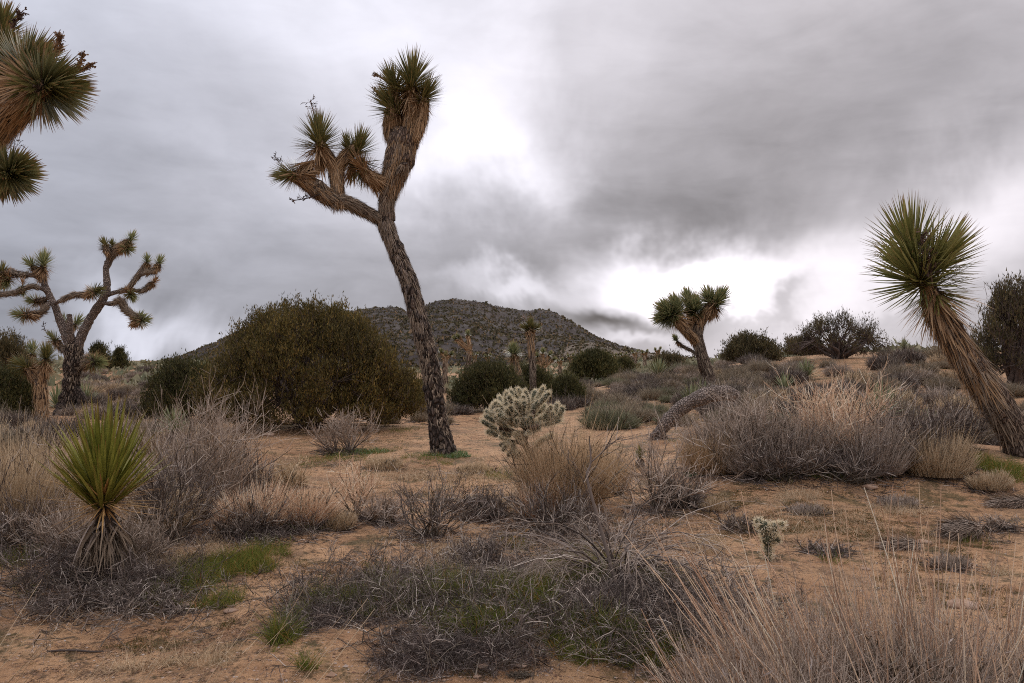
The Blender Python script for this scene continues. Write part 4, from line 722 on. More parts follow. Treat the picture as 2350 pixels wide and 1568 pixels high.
# ------------------------------------------------------------------ junipers
def foliage(rng, br, n, s0, s1, spread=.05):
    """small leaf sprays strewn along branchlets"""
    p, d, _ = kids(rng, br, n, .15, 1.0, .6, .25); p = p+rng.normal(0, spread, (n, 3)); L_ = rng.uniform(s0, s1, n)[:, None]
    side = unit(np.cross(d, rng.normal(size=(n, 3)))); d = unit(d+[0, 0, .5]); v = np.stack([p-side*L_*.17, p+side*L_*.17, p+d*L_*1.1], 1)
    return Geo().add(v, t3=np.arange(n*3).reshape(-1, 3))
def juniper_parts(rng, a, b, h, nb, nl, s=(.05, .11), low=0.05, lob=.25, trunk=.12, limbs=16, bl=(.25, .55), fill=.5, tw=.006, lean=0, flat=.5, cluster=0, csd=.16):
    """crown a x b x h metres; returns trunk geo, foliage geo"""
    g = Geo(); tips = []
    for i in range(limbs):
        ph = rng.uniform(0, 2*PI); el = rng.uniform(.25, 1.45); e = np.array([math.cos(ph)*math.cos(el)*a*.42, math.sin(ph)*math.cos(el)*b*.42, h*(.2+.62*math.sin(el))])
        mid = e*[.35, .35, .45]+rng.normal(0, .06*a, 3)*[1, 1, .3]; r_ = trunk*rng.uniform(.35, .7)
        limb(g, [np.array([rng.normal(0, trunk*.6), rng.normal(0, trunk*.6), -.05]), mid, e], [r_, r_*.7, r_*.2], 6, .15, max(.18, h*.09)); tips += [mid, (mid+e)/2, e]
    zf = rng.random(nb)**.85; A_ = rng.uniform(-PI, PI, nb); prof = np.where(zf > .3, np.sqrt(np.clip(1-((zf-.3)/.72)**2, 0, 1)), .90+.10*zf/.3)
    nse = 1+lob*(vn(A_*1.8+lob*40, zf*3+7)*2)+lob*.7*(vn(A_*6+3, zf*6+1)*2); rr = rng.uniform(fill, 1, nb)**.6*nse
    d = unit(np.stack([np.cos(A_)*prof, np.sin(A_)*prof, (zf-.25)*1.2], 1)); c = np.stack([np.cos(A_)*prof*rr*a/2, np.sin(A_)*prof*rr*b/2, zf*h*(.86+.14*nse)*(1-.34*np.clip(np.cos(A_)*prof*rr, -1.1, 1.1)**2)], 1)
    if cluster:
        ci = rng.integers(0, nb, cluster); pk = rng.integers(0, cluster, nb); c = c[ci][pk]+rng.normal(0, csd, (nb, 3)); d = d[ci][pk]; zf = zf[ci][pk]
    c[:, 2] = np.clip(c[:, 2], low*h+rng.uniform(0, .14*h, nb), None); c[:, 0] += lean*c[:, 2]
    bll = rng.uniform(*bl, nb)*(1+.6*(rng.random(nb) > .93)*(zf > .6))
    br = grow(rng, c, unit(d*.6+rng.normal(0, .35, (nb, 3))+[0, 0, .9]), bll, 4, (0, 0, .15), .12)
    ribbons(g, br, np.broadcast_to(np.linspace(tw*.55, tw*.2, 4)[None], (nb, 4)), rng=rng)
    tp = np.array(tips); m_ = min(nb, 500); k_ = rng.integers(0, nb, m_); near = tp[np.argmin(((c[k_][:, None]-tp[None])**2).sum(-1), 1)]
    lnk = np.stack([near, (near+c[k_])/2+rng.normal(0, .05, (m_, 3)), c[k_]], 1); tubes(g, lnk, tw*1.6, tw*.8)
    f = foliage(rng, br, nl, *s, spread=.04*(s[1]/.1)); fz = np.percentile(f.v[0][:, 2], 99.6); fx = np.percentile(np.abs(f.v[0][:, 0]), 98.5)*2
    k3 = np.array([a/fx, a/fx, h/fz])                       # keep the crown at its measured width and height
    for q in (g, f):
        for i_ in range(len(q.v)): q.v[i_] = q.v[i_]*k3
    return g, f
def juniper(label, u, Y, wpx, hpx, mat, nb, nl, seed, depth=1.0, group=None, **k):
    b = GD(u, Y); rng = np.random.default_rng(seed); a = wpx/K*Y; h = hpx/K*Y
    S = thing('juniper', label, 'tree', tuple(b), group); gt, gf = juniper_parts(rng, a, a*depth, h, nb, nl, **k)
    obj('trunk', gt.mesh('trunk', 'wood'), S); obj('crown', gf.mesh('crown', mat), S); return S
def topv(u, Y, v):    # height in picture units from the ground at Y up to v
    b = GD(u, Y); return (CY-K*math.tan(math.atan2(b[2]-CAMZ, Y)-PITCH))-v
juniper('huge rounded olive-brown juniper in the middle left, its crown down to the ground', 715, 17.5, 470, topv(715, 17.5, 700), 'jun', 10000, 160000, 401, .75, s=(.035, .085), low=.02, lob=.20, limbs=34, trunk=.14, fill=.6, bl=(.15, .40), cluster=760, csd=.115, tw=.009)
juniper('low greenish juniper joined to the left side of the huge one', 425, 19.5, 190, topv(430, 19.5, 822), 'junD', 2600, 34000, 402, .8, low=.03, lob=.3, cluster=260, csd=.12)
juniper('dark dense juniper behind the cactus left of the slender trees', 1125, 24, 170, topv(1125, 24, 828), 'junD', 3600, 50000, 403, .8, low=.03, lob=.25, cluster=300, csd=.15)
juniper('low dark juniper behind the two slender Joshua trees', 1215, 28, 130, topv(1215, 28, 835), 'junD', 1800, 22000, 404, .9, low=.03)
juniper('round dark juniper at the foot of the hill right of the slender trees', 1365, 40, 125, topv(1365, 40, 803), 'junD', 1800, 24000, 405, .8, s=(.1, .2), low=.03)
juniper('grey-green juniper thicket right of the cactus in the middle distance', 1300, 24, 85, topv(1300, 24, 855), 'junD', 1200, 14000, 406, .8, low=.02)
juniper('small juniper on the skyline left of the centre-right Joshua tree', 1540, 40, 80, topv(1540, 40, 806), 'junB', 800, 9000, 407, .8, s=(.09, .18), cluster=90)
juniper('rounded green juniper on the right ridge', 1722, 33, 135, topv(1722, 33, 762), 'junB', 1700, 13000, 408, .8, s=(.08, .17), lob=.4, cluster=170, csd=.18)
juniper('wide open-branched juniper on the right ridge with sky through it', 1925, 30, 240, topv(1925, 30, 715), 'junB', 1500, 8500, 409, .6, s=(.06, .13), lob=.6, cluster=95, csd=.13, limbs=44, tw=.016, trunk=.14)
juniper('tall ragged juniper with a bare brown trunk at the right edge', 2335, 21, 210, topv(2330, 21, 640), 'junB', 2200, 13000, 410, .7, s=(.06, .13), lob=.4, cluster=85, csd=.14, limbs=40, low=.12, tw=.014, trunk=.2)
juniper('open juniper behind the left edge of the field', 20, 34, 110, topv(20, 34, 762), 'junB', 1500, 17000, 411, .8, s=(.08, .16), cluster=170, csd=.2)
juniper('dark juniper with pointed tops, left one behind the many-armed tree', 228, 46, 55, topv(228, 46, 785), 'junD', 700, 9000, 412, .8, s=(.1, .2), cluster=80)
juniper('dark juniper with pointed tops, right one behind the many-armed tree', 275, 48, 45, topv(275, 48, 795), 'junD', 600, 7000, 413, .8, s=(.1, .2), cluster=70)
juniper('low olive juniper at the far left edge beside the small shaggy tree', 0, 20, 150, topv(0, 20, 840), 'junD', 2000, 26000, 414, .8, low=.02)
juniper('small juniper at the right foot of the big leaning trunk, far behind it', 960, 24, 90, topv(960, 24, 870), 'junD', 1000, 12000, 415, .8, low=.02)
juniper('juniper behind the left end of the open juniper on the ridge', 1845, 36, 90, topv(1845, 36, 770), 'junB', 900, 10000, 416, .8, s=(.09, .17), cluster=110, csd=.2)
juniper('low juniper left of the small yucca on the green slope', 1430, 44, 60, topv(1430, 44, 818), 'junD', 600, 8000, 417, .8, s=(.1, .2))
# young bare juniper leaders on the big crown skyline come from the crown itself

# ------------------------------------------------------------------ shrubs
CONTACT = []
def twiggy(rng, w_, h, n0=40, n1=260, n2=700, r=.004, lean=(0, 0, 0), spread=.6, bend=.10, jit=.14, base_r=.08, fork=.55):
    """branching shrub: stems, side branches and twigs; returns (stem geo, twig geo)"""
    b = rng.normal(0, base_r, (n0, 3))*[1, 1, 0]; d0 = unit(rng.normal(0, spread, (n0, 3))*[w_/h, w_/h, .25]+[0, 0, 1]+np.array(lean))
    L_ = rng.uniform(.6, 1.1, n0)*h; S0 = grow(rng, b, d0, L_, 6, (0, 0, bend*.5), jit); gs = Geo(); tubes(gs, S0, r*rng.uniform(.7, 1.8, n0), r*.5, 4)
    p, d, _ = kids(rng, S0, n1, .25, 1, fork, .12); S1 = grow(rng, p, d, rng.uniform(.25, .55, n1)*h, 4, (0, 0, bend), jit)
    p, d, _ = kids(rng, S1, n2, .2, 1, fork, .1); S2 = grow(rng, p, d, rng.uniform(.10, .28, n2)*h, 3, (0, 0, bend), jit)
    gt = Geo(); ribbons(gt, S1, np.broadcast_to(np.linspace(r*.75, r*.45, S1.shape[1])[None], S1.shape[:2]), rng=rng); ribbons(gt, S2, np.broadcast_to(np.linspace(r*.5, r*.28, S2.shape[1])[None], S2.shape[:2]), rng=rng)
    for q in (gs, gt):
        for vv in q.v: vv[:, 2] = np.maximum(vv[:, 2], .004)
    return gs, gt
def tufty(rng, w_, h, n, r=.0016, lean=(0, 0, 0), spread=.35, bend=-.02, jit=.085, base=.35, seg=3, short=.4):
    """many fine stalks standing from a broad base"""
    ph = rng.uniform(0, 2*PI, n); rr = np.sqrt(rng.random(n))*w_/2*base*2; b = np.stack([np.cos(ph)*rr, np.sin(ph)*rr, 0*rr], 1)
    out = b/(w_/2)*spread*2.0; d0 = unit(out+rng.normal(0, spread*.5, (n, 3))*[1, 1, .2]+[0, 0, 1]+np.array(lean))
    prof = np.clip(1-(rr/(w_*base*1.05))**2, .15, 1)**.35*(.8+.5*vn(ph*1.3+n, rr*6)+.35*vn(ph*4, rr*11)); L_ = h*rng.uniform(short, 1.05, n)*prof*np.where(rng.random(n) > .93, 1.35, 1)
    S = grow(rng, b, d0, L_, seg, (0, 0, bend), jit); g = Geo(); ribbons(g, S, np.broadcast_to(np.linspace(1, .3, seg)[None]*r, (n, seg)), rng=rng)
    for vv in g.v: vv[:, 2] = np.maximum(vv[:, 2], .003)
    return g
def shrub(label, u, v, wpx, hpx, kind, seed, stemmat='twigD', twigmat='twig', dens=1.0, group=None, cat='shrub', lean=(0, 0, 0), name='dry_shrub', r=None, Y=None, **k):
    b = G1(u, v) if Y is None else GD(u, Y); Y_ = b[1]; w_ = wpx/K*Y_; h = hpx/K*Y_; rng = np.random.default_rng(seed); S = thing(name, label, cat, tuple(b), group)
    r = r or .0009+.00028*Y_; CONTACT.append((b[0], b[1], w_*.42, 300))
    if kind in ('twig', 'both'):
        gs, gt = twiggy(rng, w_, h, int(44*dens), int(300*dens), int(1100*dens), r*1.5, lean, **k); obj('stems', gs.mesh('stems', stemmat), S); obj('twigs', gt.mesh('twigs', twigmat), S)
    if kind in ('tuft', 'both'):
        gf = tufty(rng, w_, h*(1 if kind == 'tuft' else .8), int(2200*dens), r*(.9 if kind == 'tuft' else .7), lean, **(dict(jit=.16, spread=.6) if kind == 'both' else k)); obj('stalks', gf.mesh('stalks', twigmat), S)
        if kind == 'tuft':
            gs, gt = twiggy(rng, w_*.9, h*.7, int(14*dens), int(60*dens), int(160*dens), r*1.8, lean); o = obj('stems', gs.mesh('stems', stemmat), S); obj('twigs', gt.mesh('twigs', stemmat), o)
    return S
shrub('tall straw-coloured bush at the left edge, stalks leaning left', 40, 1235, 230, 290, 'tuft', 1, 'twig', 'straw', 2.0, lean=(.12, 0, 0), spread=.5)
shrub('grey twiggy lower part bush by the left edge in front of the straw bush', 50, 1270, 230, 130, 'twig', 2, 'twigD', 'twig', 1.0)
shrub('straw bush between the left edge and the green yucca', 130, 1185, 150, 210, 'tuft', 3, 'twigD', 'straw', .8, lean=(.1, 0, 0))
shrub('large pale twiggy bush right of the green yucca', 440, 1185, 210, 235, 'both', 4, 'twigD', 'twigL', 1.5, bend=.12)
shrub('straw-topped bush behind the pale twiggy bush', 470, 1110, 180, 170, 'tuft', 5, 'twigD', 'straw', 1.4, spread=.5)
shrub('bush with dark crooked stems touching the right side of the green yucca', 385, 1245, 170, 190, 'twig', 6, 'twigD', 'twig', .8, jit=.22)
shrub('wide straw clump leaning left, left of the small forked shrub', 590, 1205, 200, 120, 'tuft', 7, 'twigD', 'strawP', 1.6, lean=(.1, 0, 0), spread=.6)
shrub('straw clump at the right end of the wide straw clump', 700, 1205, 150, 120, 'tuft', 8, 'twigD', 'strawP', 1.2, lean=(.15, 0, 0), spread=.55)
shrub('bare grey shrub with a single short stem left of the leaning trunk', 803, 1040, 95, 95, 'twig', 9, 'twig', 'twigL', .5, base_r=.015, spread=.5)
shrub('bare leaning grey shrub left of the single-stemmed one', 770, 1040, 110, 75, 'twig', 10, 'twig', 'twigL', .35, lean=(-.5, 0, 0), base_r=.03)
shrub('small V-shaped bare shrub on the sand below the leaning trunk', 818, 1182, 120, 105, 'twig', 11, 'twigD', 'strawP', .5, base_r=.03)
shrub('dark spreading twiggy shrub in the centre of the sand', 985, 1232, 190, 125, 'twig', 12, 'twigD', 'twig', .9, base_r=.06, spread=.8)
shrub('warm straw bush right of the cholla cactus', 1300, 1172, 200, 235, 'tuft', 13, 'twigD', 'strawW', 2.2, spread=.42, r=.0028)
shrub('straw bush around the foot of the cholla cactus', 1235, 1185, 130, 130, 'tuft', 14, 'twigD', 'strawP', 1.2, spread=.4)
shrub('grey twiggy bush in front of the warm straw bush', 1260, 1220, 210, 110, 'twig', 15, 'twigD', 'twig', .9, spread=.8)
shrub('fan-shaped grey shrub of bare stems right of the warm straw bush', 1500, 1175, 150, 160, 'twig', 16, 'twigD', 'twigL', .55, base_r=.05, spread=.7)
shrub('straw clump between the cholla and the fallen trunk', 1385, 1130, 120, 150, 'tuft', 17, 'twigD', 'strawW', 1.0, spread=.5)
for i, (u, v, w_, h_, kd, mt, lab) in enumerate([
    (330, 1150, 150, 130, 'tuft', 'straw', 'straw bush just behind the right leaves of the green yucca'), (545, 1165, 150, 110, 'both', 'twig', 'grey bush between the pale twiggy bush and the wide straw clump'),
    (370, 1215, 170, 110, 'both', 'straw', 'low mixed bush at the right foot of the green yucca'), (180, 1270, 170, 110, 'both', 'twigL', 'pale twig bush at the left foot of the green yucca'), (290, 1290, 170, 110, 'both', 'twigL', 'pale twig bush at the right foot of the green yucca, in front'),
    (560, 1225, 150, 70, 'twig', 'twig', 'low grey twigs at the left front of the wide straw clump'), (770, 1215, 110, 60, 'tuft', 'straw', 'low straw tuft at the right end of the straw clumps'), (880, 1200, 120, 60, 'twig', 'twigL', 'low pale twigs between the V-shaped shrub and the dark spreading shrub'),
    (1110, 1190, 130, 70, 'both', 'twig', 'low grey bush left of the foot of the cholla'), (650, 1120, 130, 60, 'both', 'straw', 'low straw bush behind the wide straw clump'), (1560, 1160, 140, 80, 'both', 'twig', 'low grey bush at the left edge of the mossy clearing'),
    (880, 1075, 120, 36, 'tuft', 'straw', 'low dry grass tuft below the single-stemmed shrub'), (90, 1130, 200, 160, 'tuft', 'straw', 'straw bush behind the tall one at the left edge'), (300, 1010, 160, 70, 'tuft', 'straw', 'straw grass beyond the top of the green yucca'), (1100, 1290, 160, 60, 'twig', 'twig', 'low twigs between the dark spreading shrub and the mound')]):
    shrub(lab, u, v, w_, h_, kd, 650+i, 'twigD', mt, 1.1)
# the tall crooked stem
for i, (u, v, w_, h_, kd, mt, lab) in enumerate([
    (1700, 1215, 90, 34, 'twig', 'twig', 'low dead tuft on the clearing left of the small cholla'), (1850, 1180, 110, 26, 'tuft', 'strawG', 'low dry grass tuft on the clearing above the small cholla'), (2060, 1160, 120, 30, 'tuft', 'strawG', 'low dry grass tuft on the clearing below the right end of the mound'),
    (1900, 1270, 110, 28, 'twig', 'twig', 'flat dead twigs on the clearing right of the small cholla'), (2180, 1300, 110, 36, 'tuft', 'strawG', 'low dry tuft below the rounded clump of dead leaves'), (2290, 1215, 90, 34, 'twig', 'twigL', 'low pale twigs at the right edge beside the dead branch'),
    (1640, 1170, 100, 36, 'tuft', 'straw', 'low straw tuft at the left end of the clearing'), (1090, 1085, 110, 30, 'tuft', 'straw', 'low dry grass tuft on the sand right of the leaning trunk')]):
    shrub(lab, u, v, w_, h_, kd, 680+i, 'twigD', mt, .6)
b = G1(1420, 1360); S = thing('bare_sapling', 'tall bare crooked stem rising in front of the straw bushes', 'shrub', tuple(b)); rng = np.random.default_rng(77); g = Geo()
ys = b[1]; limb(g, [np.array([0, 0, -.02])]+[P(u, v, ys)-b for (u, v) in ((1400, 1290), (1375, 1200), (1355, 1130), (1347, 1090), (1356, 1060), (1352, 1000))], [.012, .011, .010, .009, .008, .006, .003], 7, .15, .04)
S0 = np.array([[P(1356, 1062, ys)-b, P(1375, 1045, ys)-b, P(1400, 1020, ys)-b, P(1430, 1000, ys)-b]]); tubes(g, S0, .005, .002); p, d, _ = kids(rng, np.vstack([S0]*1), 12, .2, 1, .4, .2); tubes(g, grow(rng, p, d, .15, 4), .002, .001)
obj('stem', g.mesh('stem', 'twig'), S)
# right grassy mound: many bushes
for i, (u, v, w_, h_, kd, mt, lab) in enumerate([
    (1630, 1085, 150, 105, 'tuft', 'strawW', 'green-brown bush at the left end of the long mound of bushes'),
    (1660, 1065, 200, 150, 'tuft', 'strawG', 'brownish straw bush on the mound, second from its left end'),
    (1725, 1085, 190, 165, 'both', 'strawG', 'grey-purple twiggy bush in the middle left of the mound'),
    (1830, 1075, 220, 170, 'tuft', 'strawG', 'straw bush in the middle of the mound'),
    (1920, 1065, 220, 175, 'both', 'strawP', 'tallest straw and twig bush near the middle of the mound'),
    (1990, 1085, 210, 160, 'tuft', 'strawG', 'pale straw bush right of the tallest one on the mound'),
    (2080, 1070, 200, 150, 'both', 'twig', 'grey tangled bush on the right half of the mound'),
    (2150, 1090, 180, 120, 'tuft', 'straw', 'low pale grass bush at the right end of the mound'),
    (1780, 1105, 220, 110, 'twig', 'twig', 'dark grey low bush along the front of the mound, left part'),
    (1960, 1110, 240, 95, 'twig', 'twig', 'dark grey low bush along the front of the mound, right part'),
    (2190, 1030, 120, 100, 'twig', 'twig', 'purple-grey twigs left of the foot of the tree yucca'),
    (2270, 1125, 110, 50, 'tuft', 'straw', 'pale dry grass at the foot of the tree yucca'),
    (1640, 1040, 100, 55, 'both', 'sage', 'olive bush just below the fallen trunk')]):
    shrub(lab, u, v, w_, h_, kd, 600+i, 'twigD', mt, 1.5 if kd == 'tuft' else 1.2)
# arching grey shrub in the centre foreground
b = G1(1405, 1335); S = thing('dry_shrub', 'large bare shrub with long arching silver-grey branches in the centre foreground', 'shrub', tuple(b)); rng = np.random.default_rng(88); ky = b[1]/K
n0 = 70; ph = rng.uniform(0, 2*PI, n0); out = np.stack([np.cos(ph)*1.35, np.sin(ph)*.8, rng.uniform(.5, 1.6, n0)], 1)
S0 = grow(rng, rng.normal(0, .05, (n0, 3))*[1, 1, 0], out, rng.uniform(.45, 1.05, n0), 10, (0, 0, -.16), .13); S0[..., 2] = np.maximum(S0[..., 2], .01)
g = Geo(); tubes(g, S0, rng.uniform(.003, .009, n0), .0015, 5); obj('stems', g.mesh('stems', 'twig'), S)
p, d, _ = kids(rng, S0, 620, .2, 1, .5, -.05); S1 = grow(rng, p, d, rng.uniform(.12, .4, 620), 7, (0, 0, -.13), .13); p, d, _ = kids(rng, S1, 1500, .2, 1, .5); S2 = grow(rng, p, d, rng.uniform(.04, .16, 1500), 4, (0, 0, -.06), .15)
S1[..., 2] = np.maximum(S1[..., 2], .005); S2[..., 2] = np.maximum(S2[..., 2], .005); g = Geo(); tubes(g, S1, .0022, .001); tubes(g, S2, .0012, .0007); obj('twigs', g.mesh('twigs', 'twigL'), S)
for i, (u, v, w_, h_, lab, lean) in enumerate([
    (1050, 1400, 300, 130, 'dark dead twiggy bush in the middle of the foreground mound', (0, 0, 0)), (760, 1400, 220, 95, 'dark dead bush with green grass at the left end of the foreground mound', (0, 0, 0)),
    (900, 1330, 180, 80, 'small dead bush at the back of the foreground mound', (0, 0, 0)), (1000, 1490, 320, 95, 'low dead bush at the front of the foreground mound', (0, 0, 0)),
    (1290, 1450, 240, 100, 'dead twig tangle below the arching shrub, left side', (0, 0, 0)), (1490, 1450, 300, 130, 'dead twig tangle below the arching shrub, right side', (0, 0, 0)),
    (1600, 1400, 240, 120, 'grey dead bush right of the arching shrub', (.2, 0, 0)), (1190, 1310, 140, 60, 'small grey bush behind the foreground mound, left of the arching shrub', (0, 0, 0)),
    (1400, 1240, 260, 90, 'low grey bush behind the arching shrub', (0, 0, 0)), (300, 1350, 200, 90, 'low grey dead twigs right of the green yucca base', (0, 0, 0)), (215, 1395, 240, 80, 'low silver dead twigs in front of the green yucca', (0, 0, 0)),
    (130, 1340, 200, 110, 'dead twigs left of the green yucca base', (0, 0, 0)), (390, 1400, 160, 60, 'dark dead twigs at the edge of the sand path, below the yucca', (0, 0, 0)), (650, 1225, 260, 60, 'dark twigs under the wide straw clumps', (0, 0, 0))]):
    shrub(lab, u, v, w_, h_*1.1, 'twig', 700+i, 'twigD', 'mat' if i % 2 else 'twig', 2.1, lean=lean, r=.0016, spread=1.0, jit=.2, bend=-.05, base_r=.24)
# right foreground bush: long straight pinkish stems
def stem_bush(label, u, Y, seed, n, wid, lean0, lean1, h0, h1, knobs=45, group=None):
    b = GD(u, Y); S = thing('dry_bush', label, 'shrub', tuple(b), group); rng = np.random.default_rng(seed)
    x = rng.uniform(-wid/2, wid/2, n); y = rng.normal(0, .22, n); f = (x/wid+.5)
    d0 = unit(np.stack([lean0+(lean1-lean0)*f+rng.normal(0, .2, n), rng.normal(0, .2, n), np.ones(n)], 1)); L_ = rng.uniform(h0, h1, n)*rng.uniform(.6, 1.05, n)
    S0 = grow(rng, np.stack([x*.75, y, 0*x], 1), d0, L_, 7, (0, 0, .03), .035); g = Geo(); tubes(g, S0, rng.uniform(.0022, .0040, n), .0014, 4); obj('stems', g.mesh('stems', 'strawP'), S)
    p, d, _ = kids(rng, S0, n*2, .15, .7, .35, .2); S1 = grow(rng, p, d, rng.uniform(.1, .35, n*2), 5, (0, 0, .05), .05); g = Geo(); tubes(g, S1, .0014, .0008)
    k = int(n*15); xs = rng.uniform(-wid/2, wid/2, k); S2 = grow(rng, np.stack([xs*.9, rng.normal(-.08, .24, k), rng.uniform(0, .12, k)], 1), unit(rng.normal(0, .75, (k, 3))+[0, 0, .75]), rng.uniform(.15, .55, k), 6, (0, 0, .0), .2); S2[..., 2] = np.maximum(S2[..., 2], .004); tubes(g, S2, .002, .0008); obj('twigs', g.mesh('twigs', 'twigL'), S)
    g = Geo(); k = int(n*5); p, d, _ = kids(rng, S2, k, .2, 1, 1.2); S3 = grow(rng, p, d, rng.uniform(.015, .05, k), 4, (0, 0, -.3), .4); ribbons(g, S3, np.broadcast_to(np.array([[.001, .003, .003, .0006]]), (k, 4)), rng=rng); obj('curled_leaves', g.mesh('curled_leaves', 'deadS'), S)['kind'] = 'stuff'
    g = Geo(); p, d, _ = kids(rng, S0, knobs, .3, 1, .4); nn = len(p); o8 = np.array([[1, 0, 0], [-1, 0, 0], [0, 1, 0], [0, -1, 0], [0, 0, 1], [0, 0, -1.]])*.0055; v = p[:, None]+o8[None]*rng.uniform(.6, 1.3, (nn, 1, 1))
    fc = np.array([[0, 2, 4], [2, 1, 4], [1, 3, 4], [3, 0, 4], [2, 0, 5], [1, 2, 5], [3, 1, 5], [0, 3, 5]]); g.add(v, t3=(np.arange(nn)[:, None, None]*6+fc[None]).reshape(-1, 3)); obj('buds', g.mesh('buds', 'panicle'), S)['kind'] = 'stuff'
stem_bush('bush of long pinkish straight stems fanning left in the right foreground', 1960, 3.3, 91, 170, .95, -.8, .05, .6, 1.05)
stem_bush('bush of upright pinkish stems in the lower right corner', 2230, 3.15, 92, 120, .8, -.12, .35, .6, 1.0)
stem_bush('low front part bush of pink stems at the bottom edge, right of centre', 1760, 2.95, 93, 110, .5, -.8, -.3, .35, .6)
# woody dark stems of that bush
for i, (u, Y) in enumerate([(2150, 3.1), (1990, 3.2)]):
    b = GD(u, Y); S = thing('dead_shrub', ['crooked dark woody shrub inside the pink stems in the corner', 'dark woody dead shrub between the two pink-stemmed bushes'][i], 'shrub', tuple(b)); gs, gt = twiggy(np.random.default_rng(95+i), .6, .42, 12, 70, 200, .006, jit=.3, spread=.8); obj('stems', gs.mesh('stems', 'twigD'), S); obj('twigs', gt.mesh('twigs', 'twigD'), S)
# long dry stalks leaning across the lower left
b = GD(330, 3.0); rng = np.random.default_rng(97); S = thing('grass_stalks', 'long thin dry stalks leaning right across the lower left corner', 'grass tuft', tuple(b)); g = Geo(); n = 34
bb = np.stack([rng.uniform(-.9, .45, n), rng.uniform(-.25, .35, n), 0*np.ones(n)], 1); S0 = grow(rng, bb, unit(np.stack([rng.uniform(.45, .95, n), rng.normal(.1, .2, n), np.ones(n)], 1)), rng.uniform(.4, .75, n), 6, (.01, 0, -.01), .03); tubes(g, S0, .002, .0009); obj('stalks', g.mesh('stalks', 'straw'), S)

# ------------------------------------------------------------------ sagebrush mounds of the middle distance
rs = np.random.default_rng(500); protos = []
for k, (mt, w_, h_, n) in enumerate([('sage', 1.2, .55, 2400), ('twig', 1.1, .55, 2200), ('sageG', 1.2, .5, 2200), ('strawG', 1.1, .5, 2200), ('straw', 1.0, .45, 2000), ('sage', .8, .5, 1700)]):
    gg = tufty(rs, w_, h_, n, .006, spread=.55, jit=.16, base=.34, seg=3, short=.5)
    gs, gt = twiggy(rs, w_, h_, 10, 60, 160, .006)
    protos.append((gg.mesh('bush', mt), gt.mesh('twigs', 'twigD'), w_, h_))
bush_kinds = ['grey', 'purple-grey', 'green-grey', 'greyish straw', 'pale straw', 'small round grey']
def bush(u, Y, k, s, label, group):
    b = GD(u, Y); S = thing('sagebrush', label, 'bush', tuple(b), group, rs.uniform(0, 6.28)); CONTACT.append((b[0], b[1], s*.5, 80)); S.scale = (s*rs.uniform(.85, 1.2), s*rs.uniform(.85, 1.2), s*rs.uniform(.8, 1.15))
    for nm, me in (('stalks', protos[k][0]), ('twigs', protos[k][1])): obj(nm, me, S)
reg = [  # u range, distance range, number, kinds, where
 (1320, 1760, 17, 38, 90, (0, 1, 2, 5, 3), 'on the middle slope'),
 (1640, 2200, 15, 30, 90, (0, 1, 3, 4, 5), 'below the right ridge'),
 (1720, 2000, 13, 18, 12, (0, 1, 2), 'behind the long mound of bushes'),
 (170, 350, 20, 46, 64, (0, 1, 3, 4), 'right of the many-armed tree'),
 (2180, 2380, 11.5, 20, 16, (1, 0, 3), 'behind the leaning tree yucca'),
 (-60, 140, 12, 22, 16, (1, 0, 4), 'beside the small shaggy tree'),
 (880, 1110, 19, 24, 9, (1, 5, 0), 'at the back of the sand clearing'),
 (1180, 1340, 20, 36, 16, (2, 0, 1), 'behind the cactus'),
 (240, 430, 11.5, 15, 9, (3, 4, 0), 'in front of the low left juniper')]
ORD = 'first second third fourth fifth sixth seventh eighth ninth tenth eleventh twelfth thirteenth fourteenth fifteenth sixteenth seventeenth eighteenth nineteenth twentieth'.split()
ORD += ['twenty-'+q for q in ORD[:9]]+['thirtieth']+['thirty-'+q for q in ORD[:9]]
for (u0, u1, y0, y1, n, ks, where) in reg:
    spots = [(rs.uniform(u0, u1), rs.uniform(y0, y1), ks[rs.integers(len(ks))]) for i in range(n)]
    for k in ks:
        row = sorted(q for q in spots if q[2] == k)
        for i, (u, Y, _) in enumerate(row):
            lab = f'{bush_kinds[k]} bush {where}' if len(row) == 1 else f'{ORD[i]} {bush_kinds[k]} bush from the left {where}'
            bush(u, Y, k, rs.uniform(.55, 1.15), lab, f'{bush_kinds[k]} bushes {where}')

